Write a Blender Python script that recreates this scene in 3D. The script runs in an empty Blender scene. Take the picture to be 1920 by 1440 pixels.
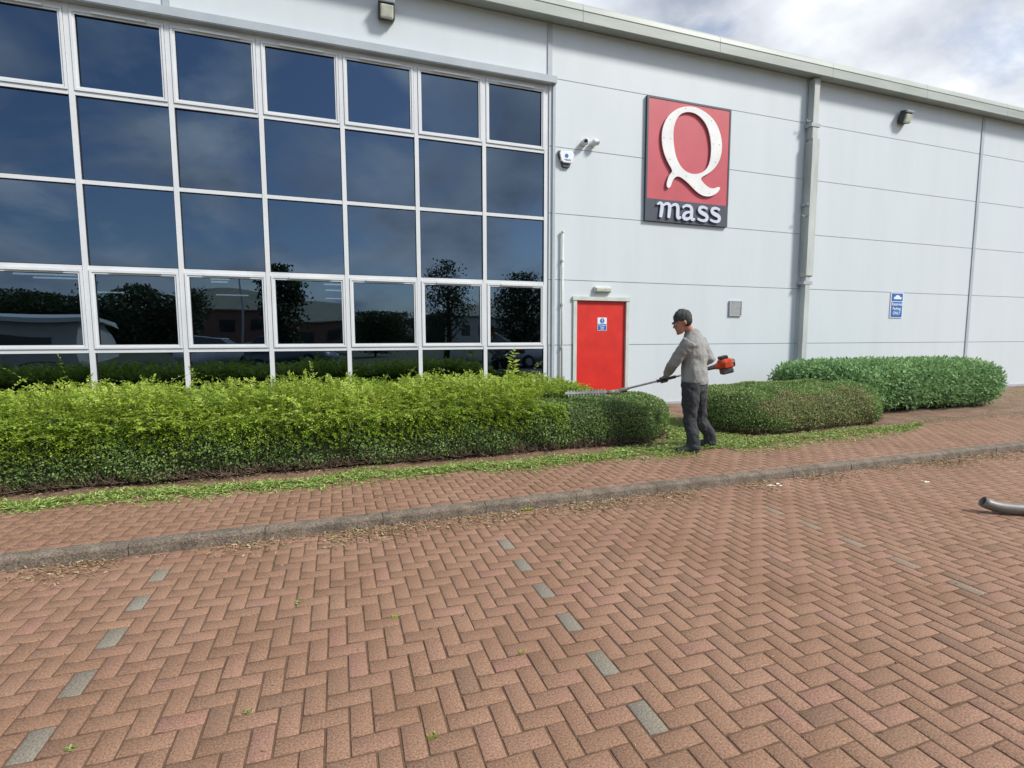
import bpy, bmesh, math, random
import numpy as np
from mathutils import Vector, Matrix
R = math.radians
rng = np.random.default_rng(7)
random.seed(7)
SC = bpy.context.scene
COL = SC.collection
UNIT = 0.9            # drawing unit -> metres, applied to every top-level object at the end
D = 10.15             # facade plane
# ---------------------------------------------------------------- camera
cam = bpy.data.cameras.new('camera'); cam.sensor_width = 36; cam.lens = 950.956 / 1920 * 36
cam.clip_start = 0.05; cam.clip_end = 3000
cam_o = bpy.data.objects.new('camera', cam); COL.objects.link(cam_o); SC.camera = cam_o
_y, _p, _r = .331, .0922, -.0019
_f = Vector((math.sin(_y)*math.cos(_p), math.cos(_y)*math.cos(_p), -math.sin(_p)))
_rt = Vector((math.cos(_y), -math.sin(_y), 0)); _up = _rt.cross(_f)
_r2 = _rt*math.cos(_r) + _up*math.sin(_r); _u2 = -_rt*math.sin(_r) + _up*math.cos(_r)
m = Matrix((_r2, _u2, -_f)).transposed().to_4x4(); m.translation = Vector((0, 0, 1.6806*UNIT))
cam_o.matrix_world = m
# ---------------------------------------------------------------- world, sun, exposure
SUNV = Vector((.9, -.8, 1.1)).normalized()
w = bpy.data.worlds.new('World'); SC.world = w; w.use_nodes = True
nt = w.node_tree; N = nt.nodes; Lk = nt.links; N.clear()
out = N.new('ShaderNodeOutputWorld'); bg = N.new('ShaderNodeBackground'); bg.inputs[1].default_value = 0.1
sky = N.new('ShaderNodeTexSky'); sky.sky_type = 'NISHITA'; sky.sun_disc = False
sky.sun_elevation = math.asin(SUNV.z); sky.sun_rotation = math.atan2(SUNV.x, SUNV.y)
sky.ozone_density = 1.6
tc = N.new('ShaderNodeTexCoord'); sep = N.new('ShaderNodeSeparateXYZ'); Lk.new(tc.outputs['Generated'], sep.inputs[0])
def mth(op, a, b=None, c=None):
    n = N.new('ShaderNodeMath'); n.operation = op
    for i, v in enumerate((a, b, c)):
        if v is None: continue
        if isinstance(v, (int, float)): n.inputs[i].default_value = v
        else: Lk.new(v, n.inputs[i])
    return n.outputs[0]
zz = mth('MAXIMUM', mth('ADD', sep.outputs[2], 0.42), 0.05)
cx = mth('DIVIDE', sep.outputs[0], zz); cy = mth('DIVIDE', sep.outputs[1], zz)
comb = N.new('ShaderNodeCombineXYZ'); Lk.new(cx, comb.inputs[0]); Lk.new(cy, comb.inputs[1])
n1 = N.new('ShaderNodeTexNoise'); n1.inputs['Scale'].default_value = 2.5; n1.inputs['Detail'].default_value = 9
n1.inputs['Roughness'].default_value = .55; n1.inputs['Distortion'].default_value = .35
mp = N.new('ShaderNodeMapping'); mp.inputs['Location'].default_value = (2.6, 8.1, 0); Lk.new(comb.outputs[0], mp.inputs[0]); Lk.new(mp.outputs[0], n1.inputs[0])
rp = N.new('ShaderNodeValToRGB'); rp.color_ramp.elements[0].position = .375; rp.color_ramp.elements[1].position = .52
Lk.new(mth('ADD', n1.outputs[0], mth('MULTIPLY', mth('ADD', sep.outputs[1], sep.outputs[0]), .045)), rp.inputs[0])
n2 = N.new('ShaderNodeTexNoise'); n2.inputs['Scale'].default_value = 3.0; n2.inputs['Detail'].default_value = 7
mp2 = N.new('ShaderNodeMapping'); mp2.inputs['Location'].default_value = (7, 4, 2); Lk.new(comb.outputs[0], mp2.inputs[0]); Lk.new(mp2.outputs[0], n2.inputs[0])
rc = N.new('ShaderNodeValToRGB')
rc.color_ramp.elements[0].position = .32; rc.color_ramp.elements[0].color = (.34, .38, .46, 1)
rc.color_ramp.elements[1].position = .62; rc.color_ramp.elements[1].color = (.92, .94, .97, 1)
Lk.new(n2.outputs[0], rc.inputs[0])
sc_ = N.new('ShaderNodeVectorMath'); sc_.operation = 'SCALE'; sc_.inputs['Scale'].default_value = 8.2; Lk.new(rc.outputs[0], sc_.inputs[0])
mx = N.new('ShaderNodeMix'); mx.data_type = 'RGBA'
Lk.new(rp.outputs[0], mx.inputs[0]); Lk.new(sky.outputs[0], mx.inputs[6]); Lk.new(sc_.outputs[0], mx.inputs[7])
Lk.new(mx.outputs[2], bg.inputs[0]); Lk.new(bg.outputs[0], out.inputs[0])
sun = bpy.data.lights.new('sun', 'SUN'); sun.energy = 3.0; sun.angle = R(10); sun.color = (1, .95, .87)
sun_o = bpy.data.objects.new('sun', sun); COL.objects.link(sun_o)
sun_o.rotation_euler = SUNV.to_track_quat('Z', 'Y').to_euler(); sun_o.location = (10, -10, 20)
SC.view_settings.view_transform = 'Standard'; SC.view_settings.look = 'None'
SC.view_settings.exposure = 0.64; SC.view_settings.gamma = 1
SC.cycles.max_bounces = 6; SC.cycles.transparent_max_bounces = 12
SC.cycles.use_denoising = True

# ---------------------------------------------------------------- materials
def mat(name, c, rough=.6, c2=None, ns=8, detail=5, bump=0, bs=None, metal=0, spec=.4, attr=None, ramp=None, transl=0, emit=0, stretch=None, thr=(.35, .65), fine=None):
    m = bpy.data.materials.new(name); m.use_nodes = True
    t = m.node_tree; n = t.nodes; L = t.links; b = n['Principled BSDF']
    b.inputs['Roughness'].default_value = rough; b.inputs['Metallic'].default_value = metal
    b.inputs['Specular IOR Level'].default_value = spec
    tcn = n.new('ShaderNodeTexCoord'); src = tcn.outputs['Object']
    if stretch:
        mpn = n.new('ShaderNodeMapping'); mpn.inputs['Scale'].default_value = stretch; L.new(src, mpn.inputs[0]); src = mpn.outputs[0]
    def noise(s, d=detail):
        k = n.new('ShaderNodeTexNoise'); k.inputs['Scale'].default_value = s; k.inputs['Detail'].default_value = d; k.inputs['Roughness'].default_value = .6
        L.new(src, k.inputs[0]); return k.outputs[0]
    col = None
    if attr:
        a = n.new('ShaderNodeAttribute'); a.attribute_name = attr
        r = n.new('ShaderNodeValToRGB'); e = r.color_ramp.elements
        for i, (p, cc) in enumerate(ramp):
            if i < 2: e[i].position = p; e[i].color = (*cc, 1)
            else: q = e.new(p); q.color = (*cc, 1)
        L.new(a.outputs['Fac'], r.inputs[0]); col = r.outputs[0]
    if c2 is not None:
        r = n.new('ShaderNodeValToRGB'); e = r.color_ramp.elements
        e[0].position, e[1].position = thr; L.new(noise(ns), r.inputs[0])
        k = n.new('ShaderNodeMix'); k.data_type = 'RGBA'; L.new(r.outputs[0], k.inputs[0])
        if col is None: k.inputs[6].default_value = (*c, 1)
        else: L.new(col, k.inputs[6])
        k.inputs[7].default_value = (*c2, 1)
        if col is not None: k.blend_type = 'MULTIPLY'
        col = k.outputs[2]
    if fine:
        fs, fa, fb = fine
        r = n.new('ShaderNodeMapRange'); L.new(noise(fs, 2), r.inputs[0]); r.inputs[1].default_value = .3; r.inputs[2].default_value = .7
        r.inputs[3].default_value = fa; r.inputs[4].default_value = fb
        k = n.new('ShaderNodeVectorMath'); k.operation = 'SCALE'
        if col is None: k.inputs[0].default_value = c
        else: L.new(col, k.inputs[0])
        L.new(r.outputs[0], k.inputs['Scale']); col = k.outputs[0]
    if col is None: b.inputs['Base Color'].default_value = (*c, 1)
    else: L.new(col, b.inputs['Base Color'])
    if emit: b.inputs['Emission Color'].default_value = (*c, 1); b.inputs['Emission Strength'].default_value = emit
    if bump:
        bn = n.new('ShaderNodeBump'); bn.inputs['Strength'].default_value = bump; bn.inputs['Distance'].default_value = .01
        L.new(noise(bs or ns*4), bn.inputs['Height']); L.new(bn.outputs[0], b.inputs['Normal'])
    if transl:
        tr = n.new('ShaderNodeBsdfTranslucent'); mxs = n.new('ShaderNodeMixShader'); mxs.inputs[0].default_value = transl
        if col is None: tr.inputs[0].default_value = (*c, 1)
        else: L.new(col, tr.inputs[0])
        L.new(b.outputs[0], mxs.inputs[1]); L.new(tr.outputs[0], mxs.inputs[2])
        L.new(mxs.outputs[0], n['Material Output'].inputs[0])
    return m
M = {}
M['panel'] = mat('wall_panel', (.57, .63, .67), .4, c2=(.53, .585, .62), ns=1.6, bump=.03, bs=3, spec=.3, stretch=(1, 1, .16), thr=(.35, .85))
M['joint'] = mat('panel_joint', (.32, .35, .38), .7)
M['trim'] = mat('grey_trim', (.40, .45, .49), .4, c2=(.34, .39, .43), ns=2)
M['white'] = mat('white_frame', (.64, .67, .70), .35, c2=(.58, .61, .64), ns=1.5)
M['fascia'] = mat('eaves_sheet', (.37, .41, .39), .5, c2=(.29, .33, .31), ns=1.6, stretch=(.4, 1, 3))
M['gasket'] = mat('black_gasket', (.02, .02, .025), .5)
M['pipe'] = mat('downpipe_sheet', (.52, .56, .55), .4, c2=(.36, .39, .37), ns=3, stretch=(1, 1, .2))
M['cream'] = mat('cream_plastic', (.56, .60, .57), .4, c2=(.46, .5, .46), ns=4)
M['red'] = mat('red_door_paint', (.62, .028, .018), .42, c2=(.52, .02, .015), ns=2.5, bump=.02)
M['steel'] = mat('brushed_steel', (.45, .46, .47), .35, metal=.8, c2=(.35, .35, .36), ns=20)
M['dark'] = mat('dark_plastic', (.02, .022, .025), .45)
M['charcoal'] = mat('charcoal_housing', (.07, .075, .08), .5, c2=(.05, .05, .055), ns=10)
M['lens'] = mat('milky_lens', (.52, .54, .46), .25, c2=(.35, .38, .30), ns=6)
M['interior'] = mat('interior_plaster', (.30, .30, .29), .8, c2=(.22, .22, .22), ns=.6)
M['strip'] = mat('strip_light', (.9, .95, 1), .5, emit=.9)
M['signred'] = mat('sign_red', (.50, .085, .11), .45, c2=(.44, .07, .095), ns=1.2)
M['signdark'] = mat('sign_charcoal', (.055, .068, .095), .5, c2=(.045, .055, .08), ns=2)
M['letter'] = mat('white_letter', (.78, .80, .80), .35, c2=(.66, .68, .69), ns=2)
M['lilac'] = mat('pale_letter', (.55, .60, .72), .4)
M['blue'] = mat('sign_blue', (.02, .13, .42), .4)
M['paper'] = mat('sign_white', (.72, .76, .80), .4)
M['kerb'] = mat('kerb_concrete', (.195, .160, .125), .9, c2=(.11, .09, .07), ns=7, bump=1.0, bs=45, fine=(70, .5, 1.5))
M['block'] = mat('paving_block', (.3, .15, .1), .8, attr='v', ramp=[(0, (.188, .117, .080)), (.3, (.240, .144, .095)), (.6, (.252, .152, .104)), (.84, (.265, .150, .112)), (.93, (.275, .17, .104)), (.96, (.205, .188, .155))], c2=(.84, .81, .78), ns=1.3, bump=.28, bs=130, fine=(115, .6, 1.5), spec=.3)
M['block'].node_tree.nodes  # herringbone blocks
M['joint_sand'] = mat('joint_sand', (.10, .055, .035), .95, c2=(.14, .09, .055), ns=14, bump=.4, bs=90)
M['soil'] = mat('bare_soil', (.23, .145, .10), .95, c2=(.14, .09, .062), ns=3, bump=.9, bs=30, fine=(60, .6, 1.4))
M['ground'] = mat('far_ground', (.06, .08, .03), .9, c2=(.10, .10, .06), ns=.3)
M['tarmac'] = mat('tarmac', (.06, .06, .06), .85, c2=(.045, .045, .045), ns=.5)
M['leaf'] = mat('clipped_leaf', (.05, .1, .02), .5, attr='v', ramp=[(0, (.11, .19, .065)), (.5, (.22, .34, .105)), (.85, (.32, .46, .14)), (1, (.28, .24, .13))], transl=.25, spec=.35, c2=(.7, .75, .7), ns=2)
M['shoot'] = mat('fresh_leaf', (.2, .35, .05), .45, attr='v', ramp=[(0, (.16, .28, .035)), (.5, (.36, .50, .055)), (1, (.58, .68, .13))], transl=.42, spec=.35, c2=(.8, .85, .7), ns=1.5)
M['brownleaf'] = mat('browned_leaf', (.1, .1, .04), .6, attr='v', ramp=[(0, (.17, .20, .08)), (.45, (.30, .29, .13)), (.8, (.40, .33, .18)), (1, (.28, .38, .13))], transl=.2)
M['bigleaf'] = mat('broad_leaf', (.05, .14, .05), .6, attr='v', ramp=[(0, (.11, .22, .09)), (.5, (.22, .38, .15)), (1, (.36, .54, .24))], transl=.3, spec=.2, c2=(.8, .85, .85), ns=1.5)
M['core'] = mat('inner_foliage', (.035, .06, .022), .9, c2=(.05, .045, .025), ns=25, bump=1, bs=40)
M['twig'] = mat('bare_twig', (.17, .125, .09), .85, c2=(.09, .065, .045), ns=14)
M['clip'] = mat('fresh_clipping', (.2, .35, .05), .6, attr='v', ramp=[(0, (.07, .13, .025)), (.4, (.19, .30, .05)), (.85, (.42, .52, .18)), (1, (.45, .40, .22))], transl=.2)
M['litter'] = mat('dry_litter', (.2, .15, .1), .8, attr='v', ramp=[(0, (.12, .07, .04)), (.6, (.30, .20, .11)), (.9, (.46, .38, .25)), (1, (.22, .28, .09))])
M['skin'] = mat('skin', (.40, .20, .14), .5, c2=(.34, .16, .11), ns=12, bump=.1)
M['glove'] = mat('grey_glove', (.20, .20, .19), .8, c2=(.14, .14, .13), ns=25, bump=.3)
M['sweat'] = mat('grey_sweater', (.275, .28, .275), .95, c2=(.225, .23, .225), ns=5, bump=.45, bs=14, fine=(160, .92, 1.08), stretch=(1, 1, .35))
M['trouser'] = mat('dark_trousers', (.045, .05, .058), .9, c2=(.028, .031, .037), ns=6, bump=.6, bs=22, stretch=(1, 1, .7))
M['boot'] = mat('work_boot', (.05, .05, .045), .7, c2=(.03, .03, .03), ns=12)
M['cap'] = mat('dark_cap', (.06, .066, .064), .9, c2=(.04, .045, .044), ns=14, bump=.3)
M['hair'] = mat('dark_hair', (.02, .018, .015), .7)
M['orange'] = mat('orange_cover', (.62, .085, .03), .4, c2=(.5, .06, .02), ns=8)
M['blade'] = mat('steel_blade', (.34, .34, .34), .4, metal=.4, c2=(.20, .21, .17), ns=18)
M['gear'] = mat('gear_alloy', (.40, .37, .31), .5, metal=.3, c2=(.30, .30, .24), ns=12)
M['tube'] = mat('blower_tube', (.20, .19, .175), .5, metal=.3, c2=(.14, .135, .125), ns=5)
M['tube_dark'] = mat('tube_inner', (.05, .025, .015), .8)
M['bark'] = mat('bark', (.07, .055, .04), .9, c2=(.04, .03, .02), ns=9)
M['treeleaf'] = mat('tree_leaf', (.04, .07, .02), .6, attr='v', ramp=[(0, (.02, .035, .012)), (1, (.065, .10, .03))], transl=.2)
M['render'] = mat('pale_render', (.50, .49, .45), .8, c2=(.42, .41, .38), ns=.8)
M['rooft'] = mat('roof_sheet', (.30, .30, .22), .7, c2=(.24, .24, .18), ns=1)
M['skylight'] = mat('rooflight', (.62, .64, .62), .4)
M['brickw'] = mat('far_brick', (.18, .10, .075), .85)
M['winpane'] = mat('far_window', (.02, .025, .03), .1, spec=.8)
M['carsil'] = mat('silver_paint', (.38, .40, .42), .3, metal=.4)
M['carwhite'] = mat('white_paint', (.7, .7, .7), .3)
M['cargrey'] = mat('grey_paint', (.12, .13, .15), .3, metal=.3)
M['tyre'] = mat('tyre', (.02, .02, .02), .8)
M['petal'] = mat('paper_scrap', (.75, .75, .66), .7)
# tinted glass: dim view of the room behind, coated reflection of what stands in front
g = bpy.data.materials.new('tinted_glass'); g.use_nodes = True; t = g.node_tree; t.nodes.clear()
go = t.nodes.new('ShaderNodeOutputMaterial'); gm = t.nodes.new('ShaderNodeMixShader'); gt = t.nodes.new('ShaderNodeBsdfTransparent')
gg = t.nodes.new('ShaderNodeBsdfGlossy'); gf = t.nodes.new('ShaderNodeFresnel'); gf.inputs[0].default_value = 2.6
gt.inputs[0].default_value = (.10, .14, .17, 1); gg.inputs[0].default_value = (.50, .70, .96, 1); gg.inputs[1].default_value = .0
t.links.new(gf.outputs[0], gm.inputs[0]); t.links.new(gt.outputs[0], gm.inputs[1]); t.links.new(gg.outputs[0], gm.inputs[2]); t.links.new(gm.outputs[0], go.inputs[0])
M['glass'] = g

# ---------------------------------------------------------------- helpers
def link(name, me, material=None, parent=None):
    o = bpy.data.objects.new(name, me); COL.objects.link(o)
    if material is not None: me.materials.append(material)
    if parent is not None: o.parent = parent
    return o
def tag(o, label=None, cat=None, group=None, kind=None):
    if label: o['label'] = label
    if cat: o['category'] = cat
    if group: o['group'] = group
    if kind: o['kind'] = kind
    return o
def thing(name, label, cat, loc=(0, 0, 0), group=None):
    o = bpy.data.objects.new(name, None); COL.objects.link(o); o.location = loc; o.empty_display_size = .2
    return tag(o, label, cat, group)
def part(name, bm, material, parent, smooth=False, sub=0, facing=False):
    """link a bmesh drawn in world units; under a thing at T its vertices are moved by -T"""
    me = bpy.data.meshes.new(name)
    off = Vector((0, 0, 0)); p = parent
    while p is not None: off += p.location; p = p.parent
    if off.length: bmesh.ops.translate(bm, verts=bm.verts, vec=-off)
    bmesh.ops.recalc_face_normals(bm, faces=bm.faces)
    if facing:
        for f in bm.faces: f.normal_update()
        bmesh.ops.reverse_faces(bm, faces=[f for f in bm.faces if f.normal.y > 0])
    bm.to_mesh(me); bm.free()
    if smooth: me.shade_smooth()
    o = link(name, me, material, parent)
    if sub:
        s = o.modifiers.new('sub', 'SUBSURF'); s.levels = s.render_levels = sub
    return o
def box(bm, x0, x1, y0, y1, z0, z1):
    v = [bm.verts.new(p) for p in ((x0,y0,z0),(x1,y0,z0),(x1,y1,z0),(x0,y1,z0),(x0,y0,z1),(x1,y0,z1),(x1,y1,z1),(x0,y1,z1))]
    for f in ((0,1,2,3),(4,5,6,7),(0,1,5,4),(1,2,6,5),(2,3,7,6),(3,0,4,7)): bm.faces.new([v[i] for i in f])
def obox(bm, c, ax, ay, az, sx, sy, sz, bev=0):
    c = Vector(c); ax, ay, az = (Vector(a).normalized() for a in (ax, ay, az))
    v = [bm.verts.new(c + ax*sx*a + ay*sy*b + az*sz*d) for d in (-.5, .5) for a, b in ((-.5,-.5),(.5,-.5),(.5,.5),(-.5,.5))]
    fs = [bm.faces.new([v[i] for i in f]) for f in ((0,1,2,3),(4,5,6,7),(0,1,5,4),(1,2,6,5),(2,3,7,6),(3,0,4,7))]
    if bev:
        es = list({e for f in fs for e in f.edges})
        bmesh.ops.bevel(bm, geom=es, offset=bev, segments=2, affect='EDGES', profile=.6)
def B(*bs):
    bm = bmesh.new()
    for b in bs: box(bm, *b)
    return bm
def loft(bm, secs, seg=14, cap=True):
    """secs: (centre, axisA, ra, axisB, rb)"""
    rings = []
    for c, A, ra, Bx, rb in secs:
        c = Vector(c); A = Vector(A).normalized(); Bx = Vector(Bx).normalized()
        rings.append([bm.verts.new(c + A*ra*math.cos(2*math.pi*k/seg) + Bx*rb*math.sin(2*math.pi*k/seg)) for k in range(seg)])
    for a, b in zip(rings, rings[1:]):
        for k in range(seg): bm.faces.new((a[k], a[(k+1) % seg], b[(k+1) % seg], b[k]))
    if cap: bm.faces.new(rings[0][::-1]); bm.faces.new(rings[-1])
def tube(bm, pts, rad, seg=10, cap=True):
    pts = [Vector(p) for p in pts]
    if isinstance(rad, (int, float)): rad = [rad]*len(pts)
    secs = []; prev = None
    for i, p in enumerate(pts):
        d = (pts[min(i+1, len(pts)-1)] - pts[max(i-1, 0)]).normalized()
        a = prev - d*prev.dot(d) if prev is not None else d.orthogonal()
        if a.length < 1e-5: a = d.orthogonal()
        a.normalize(); prev = a
        secs.append((p, a, rad[i], d.cross(a), rad[i]))
    loft(bm, secs, seg, cap)
def ball(bm, c, rx, ry, rz, ax=(1,0,0), ay=(0,1,0), az=(0,0,1), n=12):
    ax, ay, az = (Vector(a).normalized() for a in (ax, ay, az))
    r = bmesh.ops.create_uvsphere(bm, u_segments=n, v_segments=max(6, n*2//3), radius=1)
    for v in r['verts']: v.co = Vector(c) + ax*v.co.x*rx + ay*v.co.y*ry + az*v.co.z*rz
def fast(name, V, F, material, v=None, parent=None, smooth=False):
    me = bpy.data.meshes.new(name); V = np.asarray(V, np.float32); F = np.asarray(F, np.int32)
    k = F.shape[1]
    me.vertices.add(len(V)); me.vertices.foreach_set('co', V.ravel())
    me.loops.add(F.size); me.loops.foreach_set('vertex_index', F.ravel())
    me.polygons.add(len(F)); me.polygons.foreach_set('loop_start', np.arange(0, F.size, k, dtype=np.int32))
    me.polygons.foreach_set('loop_total', np.full(len(F), k, np.int32))
    me.update(calc_edges=True)
    if v is not None:
        a = me.attributes.new('v', 'FLOAT', 'FACE'); a.data.foreach_set('value', np.asarray(v, np.float32))
    if smooth: me.shade_smooth()
    return link(name, me, material, parent)
def nrm(a): return a/np.maximum(np.linalg.norm(a, axis=-1, keepdims=True), 1e-9)
def leaves(P, Dr, Nn, L, W, fold=.18):
    Dr = nrm(Dr); S = nrm(np.cross(Dr, Nn)); U = np.cross(S, Dr)
    L = np.broadcast_to(np.asarray(L, float), (len(P),))[:, None]; W = np.broadcast_to(np.asarray(W, float), (len(P),))[:, None]
    V = np.stack([P, P + Dr*L*.45 + S*W*.5 + U*W*fold, P + Dr*L, P + Dr*L*.45 - S*W*.5 + U*W*fold], 1).reshape(-1, 3)
    return V, np.arange(len(V)).reshape(-1, 4)
def poly_mesh(name, loops, depth, place, material, parent, bevel=0):
    """filled 2D outline (with holes) given thickness; place = function matrix"""
    cu = bpy.data.curves.new(name, 'CURVE'); cu.dimensions = '2D'; cu.fill_mode = 'BOTH'; cu.extrude = depth/2; cu.bevel_depth = bevel
    for lp in loops:
        s = cu.splines.new('POLY'); s.points.add(len(lp)-1)
        for i, (x, y) in enumerate(lp): s.points[i].co = (x, y, 0, 1)
        s.use_cyclic_u = True
    return _curve_to_mesh(name, cu, place, material, parent)
def _curve_to_mesh(name, cu, place, material, parent):
    o = bpy.data.objects.new('tmp', cu); COL.objects.link(o)
    bpy.context.view_layer.update()
    me = bpy.data.meshes.new_from_object(o.evaluated_get(bpy.context.evaluated_depsgraph_get()))
    bpy.data.objects.remove(o); bpy.data.curves.remove(cu)
    me.transform(place); me.name = name; me.materials.clear()
    off = Vector((0, 0, 0)); p = parent
    while p is not None: off += p.location; p = p.parent
    me.transform(Matrix.Translation(-off))
    return link(name, me, material, parent)
def text_mesh(name, body, size, place, material, parent, depth=.004, width=1):
    cu = bpy.data.curves.new(name, 'FONT'); cu.body = body; cu.size = size; cu.extrude = depth/2; cu.align_x = 'CENTER'; cu.offset = size*.015
    return _curve_to_mesh(name, cu, place @ Matrix.Diagonal((width, 1, 1, 1)), material, parent)
def onwall(x, y, z): return Matrix.Translation((x, y, z)) @ Matrix.Rotation(R(90), 4, 'X')   # XY text plane -> facade plane facing -Y
def chaikin(p, n=2, closed=True):
    for _ in range(n):
        q = []
        L = len(p)
        for i in range(L if closed else L-1):
            a, b = p[i], p[(i+1) % L]
            q += [(a[0]*.75+b[0]*.25, a[1]*.75+b[1]*.25), (a[0]*.25+b[0]*.75, a[1]*.25+b[1]*.75)]
        p = q if closed else [p[0]] + q + [p[-1]]
    return p
# ---------------------------------------------------------------- ground, paving, kerb
gm_ = bmesh.new(); box(gm_, -400, 400, -400, 400, -.6, -.05)
tag(part('ground', gm_, M['ground'], None), kind='structure')
tag(part('car_park', B((-60, 60, -13, -2.9, -.3, -.02)), M['tarmac'], None), kind='structure')
GREY = [(-1.25, 4.1-.4*i) for i in range(5)] + [(1.258, 3.7985-.4*i) for i in range(8)] + [(3.95, 3.7-.4*i) for i in range(7)]
def herring(x0, x1, y0, y1, z, ymax, ymin=-99, grey=(), seed=1, stretcher=None):
    r = np.random.default_rng(seed)
    p = .1; g = .005; blocks = []
    i0, i1, j0, j1 = int(round(x0/p)), int(round(x1/p)), int(round(y0/p)), int(round(y1/p))
    for i in range(i0, i1):
        for j in range(j0, j1):
            k = (i-j) % 4
            if k == 0: blocks.append((i*p, (i+2)*p, j*p, (j+1)*p, 0))
            elif k == 3: blocks.append((i*p, (i+1)*p, j*p, (j+2)*p, 1))
    if stretcher:
        xx = x0
        while xx < x1: blocks.append((xx, xx+.2, stretcher[0], stretcher[1], 2)); xx += .2
    b = np.array(blocks); st = b[:, 4] == 2
    lo = np.where(st, -99, ymin); hi = np.where(st, 99, ymax)
    b[:, 2] = np.maximum(b[:, 2], lo); b[:, 3] = np.minimum(b[:, 3], hi)
    b = b[b[:, 3]-b[:, 2] > .02]
    n = len(b)
    jit = r.normal(0, .0011, (n, 2)); c = (b[:, 0]+b[:, 1])/2 + jit[:, 0], (b[:, 2]+b[:, 3])/2 + jit[:, 1]
    hx = (b[:, 1]-b[:, 0])/2 - g*(.8+.4*r.random(n)); hy = (b[:, 3]-b[:, 2])/2 - g*(.8+.4*r.random(n))
    a = r.normal(0, .006, n); ca, sa = np.cos(a), np.sin(a)
    zt = z + r.normal(0, .0005, n) + .0008*np.sin(c[0]*2.3)*np.sin(c[1]*3.1+c[0]); tx, ty = r.normal(0, .0035, n), r.normal(0, .0035, n)
    V = []
    for inset, dz in ((.0022, 0), (0, -.0016), (0, -.022)):
        for sx, sy in ((-1,-1),(1,-1),(1,1),(-1,1)):
            x = sx*(hx-inset); y = sy*(hy-inset)
            V.append(np.stack([c[0]+x*ca-y*sa, c[1]+x*sa+y*ca, zt+dz+x*tx+y*ty], 1))
    V = np.stack(V, 1).reshape(-1, 3); base = (np.arange(n)*12)[:, None, None]
    f = [(0,1,2,3)] + [(k+4, (k+1) % 4+4, (k+1) % 4, k) for k in range(4)] + [(k+8, (k+1) % 4+8, (k+1) % 4+4, k+4) for k in range(4)]
    F = (np.array(f)[None] + base).reshape(-1, 4)
    v = np.clip(r.normal(.45, .17, n), .02, .84); v[r.random(n) < .003] = .9
    for gx, gy in grey:
        dd = np.hypot(c[0]-gx, c[1]-gy) + (b[:, 4] != 1)*5; v[np.argmin(dd)] = 1.0 if gx < 3 else .948  # glare over the third grey row is mixed into its block colour
    return V, F, np.repeat(v, 9)
V, F, v = herring(-8, 24, -3, 4.6, 0, 4.535, grey=GREY)
tag(fast('road', V, F, M['block'], v), kind='structure')
V, F, v = herring(-8, 26, 4.6, 6.3, .09, 6.10, 4.765, seed=3, stretcher=(4.665, 4.76))
V2, F2, v2 = herring(-8, 26, 9.9, 9.9, .09, 0, 0, seed=4, stretcher=(6.105, 6.205))
V = np.vstack([V, V2]); F = np.vstack([F, F2+len(V)-len(V2)]); v = np.concatenate([v, v2])
tag(fast('pavement', V, F, M['block'], v), kind='structure')
tag(part('joint_bed', B((-8.05, 24.05, -3.05, 4.545, -.04, -.0045), (-8.05, 26.05, 4.655, 6.21, .0, .0855)), M['joint_sand'], None), kind='structure')
bm = bmesh.new(); x = -8.3; k = 0
prof = [(4.545, -.03), (4.553, .065), (4.562, .080), (4.576, .089), (4.592, .0925), (4.660, .0925), (4.660, -.03)]
while x < 26:
    dz = random.gauss(0, .0015); dy = random.gauss(0, .002)
    a = [bm.verts.new((x+.003, y+dy, z+dz)) for y, z in prof]; b = [bm.verts.new((x+.957, y+dy, z+dz)) for y, z in prof]
    for q in range(len(prof)): bm.faces.new((a[q], a[(q+1) % 7], b[(q+1) % 7], b[q]))
    bm.faces.new(a[::-1]); bm.faces.new(b); x += .96
tag(part('kerb', bm, M['kerb'], None), kind='structure')
# soil bed, gently lumpy
nx, ny = 400, 44; X, Y = np.meshgrid(np.linspace(-14, 40, nx), np.linspace(6.21, D+.02, ny), indexing='ij')
Z = .07 + .012*np.sin(X*3.1+Y*2)*np.sin(Y*4.3-X) + rng.normal(0, .006, X.shape) + .02*np.clip((Y-6.2)/1.5, 0, 1)
Z[:, 0] = .04
idx = np.arange(nx*ny).reshape(nx, ny)
F = np.stack([idx[:-1,:-1], idx[1:,:-1], idx[1:,1:], idx[:-1,1:]], -1).reshape(-1, 4)
tag(fast('soil_bed', np.stack([X, Y, Z], -1).reshape(-1, 3), F, M['soil'], smooth=True), kind='structure')

# ---------------------------------------------------------------- the building
bld = thing('industrial_building', 'long pale grey panelled unit with a grid of tinted windows and a red door', 'building', (0, D, 0))
YW = D - .03                                     # wall face
ZJ = [.11, 1.506, 2.905, 4.286, 5.642, 6.996, 8.06]
XC = [-11.95, -9.25, -2.45, 4.35, 11.25, 18.04, 24.84, 31.6, 34]
bm = bmesh.new(); g_ = .007
def panel(x0, x1, z0, z1): box(bm, x0+g_, x1-g_, YW, YW+.1, z0+g_, z1-g_)
for a, b in zip(XC, XC[1:]):
    for z0, z1 in zip(ZJ, ZJ[1:]):
        if b <= 4.4 and z1 < 7: continue
        if a == 4.35 and z0 < 2.6:
            if z0 < 1: panel(4.30+g_, 4.88, z0, z1); panel(6.28, b, z0, z1)
            else:
                box(bm, 4.30+g_, 4.885, YW, YW+.1, z0+g_, z1-g_); box(bm, 6.275, b-g_, YW, YW+.1, z0+g_, z1-g_)
                box(bm, 4.885, 6.275, YW, YW+.1, 2.56, z1-g_)
            continue
        panel(4.30 if a == 4.35 else a, b, z0, z1)
part('wall', bm, M['panel'], bld)
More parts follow.
